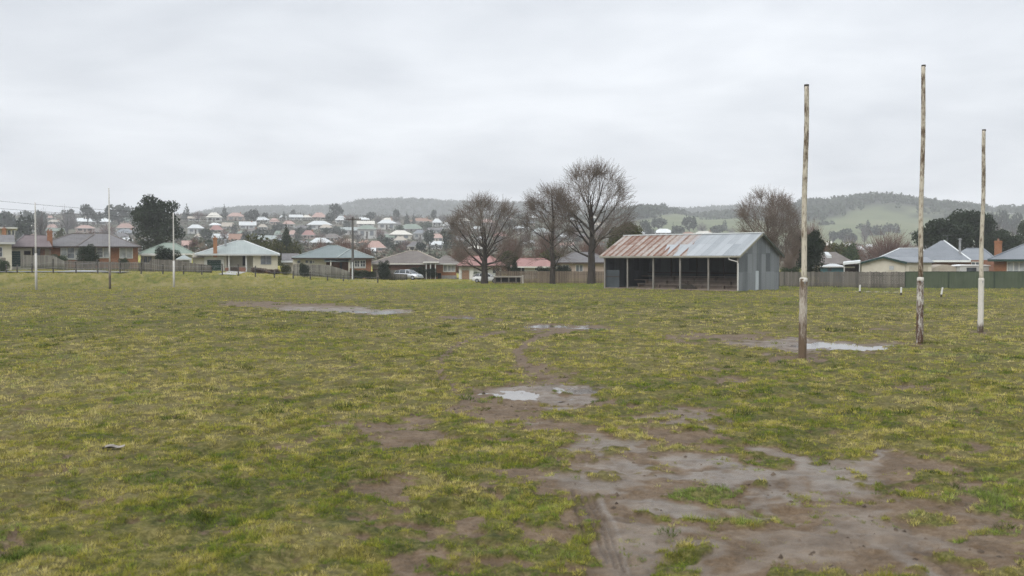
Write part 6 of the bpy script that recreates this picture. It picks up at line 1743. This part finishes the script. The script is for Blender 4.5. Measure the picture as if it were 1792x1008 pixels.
# ------------------------------------------------------------------ far trees read off the photo
KD = {'r': ('round', 'rounded'), 'c': ('conifer', 'pointed'), 'k': ('column', 'upright'), 's': ('shrub', 'bushy'), 'b': ('bare', 'bare'), 'e': ('euc', 'open-crowned')}
MT = {'d': ('leaf_dark', 'dark green'), 'e': ('leaf_euc', 'dull green'), 'm': ('leaf_mid', 'green'), 'o': ('leaf_olive', 'olive'), 'g': ('leaf_grey', 'grey-green'), 'b': ('twig_grey', 'grey'), 'r': ('twig_red', 'brown')}
FT = [  # px0, px1, top, base, kind, material
 (-6,28,370,420,'r','e'),(26,50,376,425,'c','d'),(30,62,378,428,'r','d'),(58,88,366,430,'b','b'),(62,84,368,400,'e','g'),(98,138,363,412,'b','b'),(96,116,396,432,'s','o'),(142,166,357.5,392,'r','e'),(160,182,371,394,'r','e'),
 (186,232,358,398,'r','g'),(40,60,368,392,'e','g'),(110,130,366,390,'e','g'),(150,172,398,425,'b','r'),(172,205,388,418,'b','r'),(225,246,362,400,'r','g'),(112,150,405,436,'b','r'),(6,24,376,405,'c','e'),
 (318,336,361,382,'c','g'),(336,360,368,384,'b','r'),(386,401,360,380,'c','e'),(428,440,370,388,'r','e'),(436,454,366,392,'r','e'),(458,470,372,386,'r','e'),(508,518,366,380,'k','e'),(494,500,370,382,'k','g'),
 (577,601,356.5,385,'r','e'),(570,586,372,394,'r','e'),(601,624,374,388,'b','r'),(640,658,371,386,'r','g'),(654,668,374,390,'b','b'),(688,700,366,388,'r','g'),(684,704,374,392,'b','b'),(707,718,374,390,'c','e'),(720,728,374,388,'c','g'),
 (754,764,367,386,'r','g'),(766,786,372,388,'b','b'),(350,372,400,424,'r','e'),(384,402,398,420,'b','r'),(398,420,398,418,'b','b'),(405,416,390,412,'k','e'),(475,490,393,408,'s','e'),(515,526,399,425,'k','e'),(512,535,396,408,'s','e'),
 (560,578,398,412,'s','e'),(576,594,396,410,'s','e'),(655,675,395,424,'b','r'),(668,690,416,435,'s','e'),(660,682,412,430,'s','e'),(684,706,424,440,'s','d'),(690,714,426,444,'b','r'),(742,760,402,436,'r','e'),(738,752,398,420,'b','b'),
 (724,742,412,432,'b','b'),(728,746,424,442,'r','d'),(700,722,418,434,'b','r'),(690,708,394,404,'s','m'),(736,756,388,402,'s','m'),(420,450,404,424,'s','g'),(440,475,400,420,'s','e'),(466,480,404,418,'s','g'),(330,350,412,440,'b','r'),
 (352,375,430,448,'b','r'),(376,402,424,442,'b','r'),(482,498,388,400,'s','e'),(600,616,386,398,'s','e'),(588,606,398,412,'s','g'),(534,548,394,408,'s','e'),(612,640,404,420,'b','b'),(548,572,404,420,'b','r'),
 (780,800,396,424,'e','e'),(772,792,402,440,'e','e'),(800,826,392,420,'b','r'),(850,880,388,410,'b','r'),(886,906,384,402,'r','g'),(910,930,404,426,'b','r'),(940,964,412,432,'b','r'),(990,1015,396,420,'b','r'),(1040,1062,392,416,'b','r'),
 (1099,1118,384,412,'b','b'),(1119,1139,385.5,412,'r','e'),(1130,1141,390,414,'c','d'),(1138,1167,381,404,'r','g'),(1173,1182,391,412,'c','e'),(1178,1198,395,414,'r','e'),(1193,1219,378,410,'r','e'),(1216,1241,387,408,'b','b'),
 (1242,1266,394,414,'r','e'),(1263,1274,386,412,'k','g'),(1272,1288,396,414,'b','b'),(1130,1146,398,416,'s','e'),(1428,1462,386,420,'r','g'),(1450,1464,404,430,'r','g'),(1463,1492,400.5,430,'r','e'),(1484,1500,409,430,'r','g'),
 (1503,1534,392,425,'e','e'),(1528,1548,394,425,'r','e'),(1543,1573,391,424,'r','g'),(1512,1524,386,425,'k','e'),(1572,1592,400,420,'r','e'),(1588,1604,407,424,'r','e'),(1505,1520,390,430,'b','b'),(1410,1432,386,425,'b','b'),(1395,1415,392,430,'b','r'),
 (1742,1766,368,392,'r','g'),(1762,1790,374,398,'r','g'),(1722,1744,372,392,'r','g'),
]
for x0, x1, yt, yb, k, m in FT:
    pc = (x0 + x1) / 2; D = depth_for(pc, yb + 4) if pc < 1700 else 700
    kind, kd = KD[k]; mat, md = MT[m]
    t = tree('hillside_tree' if k != 's' else 'hillside_shrub', '', x0, x1, yt, D, kind, M[mat], group='trees among the hillside houses', lod='far', cat='tree' if k != 's' else 'shrub', trunk=k not in 's')
    queue(t, f'{md} {kd} {"tree" if k != "s" else "shrub"}', pc, yt, 'tree')

# more garden trees filling the gaps between the roofs
r_ = random.Random(77); extra = []
for k in range(175):
    px = r_.uniform(-20, 1060); py = r_.uniform(380, 440)
    if any(x0 - 4 < px < x1 + 4 and yt - 6 < py - 3 < yb + 2 for x0, x1, yt, ye, yb, *_ in FH): continue
    w = r_.uniform(10, 20) * (.7 + (py - 380) / 120); h_ = w * r_.uniform(.6, 1.0)
    kk = r_.choice('bbrrsssbe'); mm = r_.choice('rrb') if kk == 'b' else r_.choice('eegged')
    extra.append((px, py, w, h_, kk, mm))
for px, py, w, h_, k, m in extra:
    D = depth_for(px, py + 2); kind, kd = KD[k]; mat, md = MT[m]
    t = tree('garden_tree' if k != 's' else 'garden_shrub', '', px - w / 2, px + w / 2, py - h_, D, kind, M[mat], group='garden trees filling the hillside', lod='far', cat='tree' if k != 's' else 'shrub', trunk=k != 's')
    queue(t, f'small {md} {kd} {"tree" if k != "s" else "shrub"}', px, py - h_, 'tree')

# low scrub and gardens over the town hillside: uncountable cover
def scrub():
    g = np.random.default_rng(5); C = []; S = []
    n = 9000
    d = np.sqrt(g.uniform(185 ** 2, 930 ** 2, n)); px = g.uniform(-500, 2300, n)
    x = (px - 896) / F * d
    keep = (fbm(x / 40, d / 40, 5, 2) > .36)
    x, d = x[keep], d[keep]; z = gz0(x, d)
    for i in range(len(x)):
        w = g.uniform(2.5, 7); h = g.uniform(1.2, 4.2); m = 22
        dv = g.normal(size=(m, 3)); dv /= np.linalg.norm(dv, axis=1)[:, None]; dv[:, 2] = np.abs(dv[:, 2])
        C.append(np.array([x[i], d[i], z[i]]) + dv * np.array([w / 2, w / 2, h]) * g.uniform(.5, 1, m)[:, None]); S.append(np.full(m, g.uniform(.7, 1.3)))
    C = np.concatenate(C); V, Q = quads(C, np.concatenate(S), g)
    t = NT('mixed_scrub'); pos = t.n.new('ShaderNodeNewGeometry').outputs['Position']
    n1 = t.noise(.06, 3, .6, pos); i_ = t.island()
    c = t.ramp(t.math('ADD', t.math('MULTIPLY', n1, .75), t.math('MULTIPLY', i_, .3)), [(.32, (.025, .035, .02)), (.48, (.06, .07, .04)), (.6, (.11, .085, .06)), (.75, (.15, .12, .095))])
    t.fin(c, .8)
    o = link(bpy.data.objects.new('hillside_scrub', np_mesh('hillside_scrub', V, Q, t.m)))
    tag(o, 'mixed low scrub and winter gardens covering the town hillside', 'scrub', kind='stuff')
scrub()

# ------------------------------------------------------------------ hills
def hill(name, D, prof, front, back, seed, paddock):
    pxs = np.arange(prof[0][0] - 260, prof[-1][0] + 260, 5.0)
    py = np.interp(pxs, [p[0] for p in prof], [p[1] for p in prof])
    zt = CAMH + (HZ - py - 6) * D / F
    edge = sstep(prof[0][0] - 250, prof[0][0], pxs) * (1 - sstep(prof[-1][0], prof[-1][0] + 250, pxs))
    zt = zt * edge
    ts = np.linspace(-1, 1, 61)
    PX, T = np.meshgrid(pxs, ts)
    ZT = np.broadcast_to(zt, PX.shape)
    dd = D + np.where(T < 0, T * front, T * back)
    X = (PX - 896) / F * dd
    sh = np.cos(np.clip(np.abs(T), 0, 1) ** 1.15 * math.pi / 2) ** 1.15
    Z = ZT * sh + (fbm(X / 130, dd / 130, seed, 3) - .5) * 13 * np.sin(np.abs(T) * math.pi) + (fbm(X / 45, dd / 45, seed + 3, 2) - .5) * 4 * sh
    nr, nc = PX.shape
    V = np.stack([X, dd, Z], -1).reshape(-1, 3)
    i = np.arange(nr - 1)[:, None] * nc; j = np.arange(nc - 1)[None, :]
    Q = np.stack([i + j, i + j + 1, i + nc + j + 1, i + nc + j], -1).reshape(-1, 4)
    me = np_mesh(name, V, Q, None, True)
    # pasture or woodland floor
    fo = paddock(PX, T, X, dd)
    fattr(me, 'wood', fo.reshape(-1))
    t = NT(name + '_cover'); w = t.attr('wood'); pos = t.n.new('ShaderNodeNewGeometry').outputs['Position']
    n = t.noise(.012, 5, .6, pos); n2 = t.noise(.06, 4, .6, pos)
    gcol = t.ramp(t.math('ADD', t.math('MULTIPLY', n, .6), t.math('MULTIPLY', n2, .4)), [(.32, (.095, .118, .055)), (.52, (.135, .155, .076)), (.7, (.19, .185, .105))])
    t.fin(t.mix(w, gcol, (.035, .042, .028)), .9)
    me.materials.append(t.m)
    o = link(bpy.data.objects.new(name, me)); tag(o, kind='structure')
    def height(px, tt):
        a = np.clip((px - pxs[0]) / 5.0, 0, nc - 1.001); b = (tt + 1) * 30; b = np.clip(b, 0, nr - 1.001)
        ia = a.astype(int); ib = b.astype(int); fa = a - ia; fb = b - ib
        G = lambda A: (A[ib, ia] * (1 - fa) + A[ib, ia + 1] * fa) * (1 - fb) + (A[ib + 1, ia] * (1 - fa) + A[ib + 1, ia + 1] * fa) * fb
        return G(X), G(dd), G(Z), G(fo)
    return height, pxs

def forest(label, height, pxs, n, tlo, thi, hmin, hmax, seed, wmul=.8):
    g = np.random.default_rng(seed)
    px = g.uniform(pxs[40], pxs[-40], n); tt = g.uniform(tlo, thi, n)
    x, y, z, fo = height(px, tt)
    keep = g.uniform(0, 1, n) < fo ** 1.5
    x, y, z = x[keep], y[keep], z[keep]
    h = g.uniform(hmin, hmax, len(x)) * (.7 + .5 * fbm(x / 90, y / 90, seed, 2)); w = h * wmul * g.uniform(.7, 1.2, len(x)); m = 26
    k = len(x)
    dv = g.normal(size=(k, m, 3)); dv /= np.linalg.norm(dv, axis=2)[:, :, None]
    C = np.stack([x, y, z + h * .55], 1)[:, None, :] + dv * np.stack([w / 2, w / 2, h * .45], 1)[:, None, :] * g.uniform(.55, 1, (k, m))[:, :, None]
    V, Q = quads(C.reshape(-1, 3), np.repeat(h * .36, m), g)
    o = link(bpy.data.objects.new('forest', np_mesh('forest', V, Q, M['leaf_forest'])))
    tag(o, label, 'forest', kind='stuff')

# right-hand hill: wooded top above a green paddock
def pad_right(PX, T, X, Y):
    line = np.interp(PX, [1200, 1300, 1380, 1430, 1500, 1560, 1620, 1700, 1760, 1860, 2000], [-.75, -.72, -.70, -.60, -.50, -.48, -.48, -.50, -.42, -.3, -.3])
    wig = (fbm(X / 120, Y / 120, 8, 3) - .5) * .22
    wood = sstep(-.05, .05, T - line + wig)
    right = sstep(1640, 1720, PX)
    clump = sstep(.52, .62, fbm(X / 75, Y / 75, 18, 3))
    wood = wood * (1 - right * .75 * (1 - clump)) 
    copse = sstep(.66, .74, fbm(X / 60, Y / 60, 28, 2)) * .8 * (PX > 1420)
    return np.clip(np.maximum(wood, copse * (T > -.75)), 0, 1)
HR, PR = hill('hill_right', 1500, [(a_, b_ + 13) for a_, b_ in [(1270,370),(1300,368),(1345,362),(1380,357),(1400,350),(1440,350),(1470,346),(1500,341),(1555,341),(1590,346),(1640,351),(1700,356),(1740,359),(1792,362),(1880,366),(2000,372),(2200,372)]], 850, 700, 61, pad_right)
forest('wooded top of the right-hand hill above the green paddock', HR, PR, 7500, -.95, .25, 6.5, 12, 3)
def pad_mid(PX, T, X, Y):
    line = np.interp(PX, [900, 1100, 1150, 1175, 1230, 1300, 1500], [-.8, -.62, -.5, -.3, -.06, .02, .05])
    return sstep(-.05, .06, T - line + (fbm(X / 110, Y / 110, 12, 3) - .5) * .2)
HM, PM = hill('hill_middle', 1250, [(a_, b_ + 10) for a_, b_ in [(960,392),(1010,384),(1060,374),(1110,365),(1140,364),(1170,366),(1200,369),(1240,373),(1290,372),(1340,376),(1400,388),(1440,398)]], 650, 600, 71, pad_mid)
forest('hazy wooded rise behind the shed between two green slopes', HM, PM, 3600, -.95, .2, 6, 11, 4)
# long far ridge
HF, PF = hill('hill_far', 2250, [(180,395),(260,388),(330,378),(380,368),(420,364),(480,364),(560,363),(600,361),(617,356),(640,353),(700,351.5),(745,352.5),(790,356),(850,359),(925,358),(1000,362),(1100,368),(1200,369),(1235,366),(1290,363),(1340,365),(1420,372),(1500,380)], 900, 450, 81, lambda PX, T, X, Y: np.ones_like(PX))
forest('long hazy wooded ridge far behind the town', HF, PF, 6500, -.6, .15, 6, 10, 5, 1.2)

# single trees on the right-hand skyline and in the paddock
for px, w, pyt, tt, mt in ((1124,11,356.5,0,'leaf_grey'),(1158,15,355,0,'leaf_grey')):
    x, y, z, fo = HM(np.array([float(px)]), np.array([0.0]))
    D = float(y[0]); t = tree('ridge_tree', '', px - w / 2, px + w / 2, pyt, D, 'round', M[mt], lod='far', group='lone trees on the hill crests', pyb=HZ - (float(z[0]) - CAMH) * F / D)
    queue(t, 'small rounded crest tree', px, pyt, 'tree')
for px, w, h_, tt in ((1545,11,7,-.34),(1730,9,8,-.02),(1742,13,9,-.02),(1757,10,10,-.02),(1747,7,9,-.05),(1789,14,12,-.03),(1605,16,8,-.02),(1510,9,5,-.4),(1690,18,12,-.2),(1755,26,14,-.25),(1720,18,12,-.28),(1782,22,13,-.3)):
    x, y, z, fo = HR(np.array([float(px)]), np.array([tt]))
    D = float(y[0]); pb = HZ - (float(z[0]) - CAMH) * F / D
    t = tree('ridge_tree', '', px - w / 2, px + w / 2, pb - h_, D, 'round', M['leaf_grey'], lod='far', group='lone trees on the hill crests', pyb=pb)
    queue(t, 'lone rounded tree' if tt < -.1 else 'small open crest tree', px, pb - h_, 'tree')
settle()
for o in list(bpy.data.objects):
    if o.type == 'EMPTY' and o.get('label') == '': print('no label', o.name)
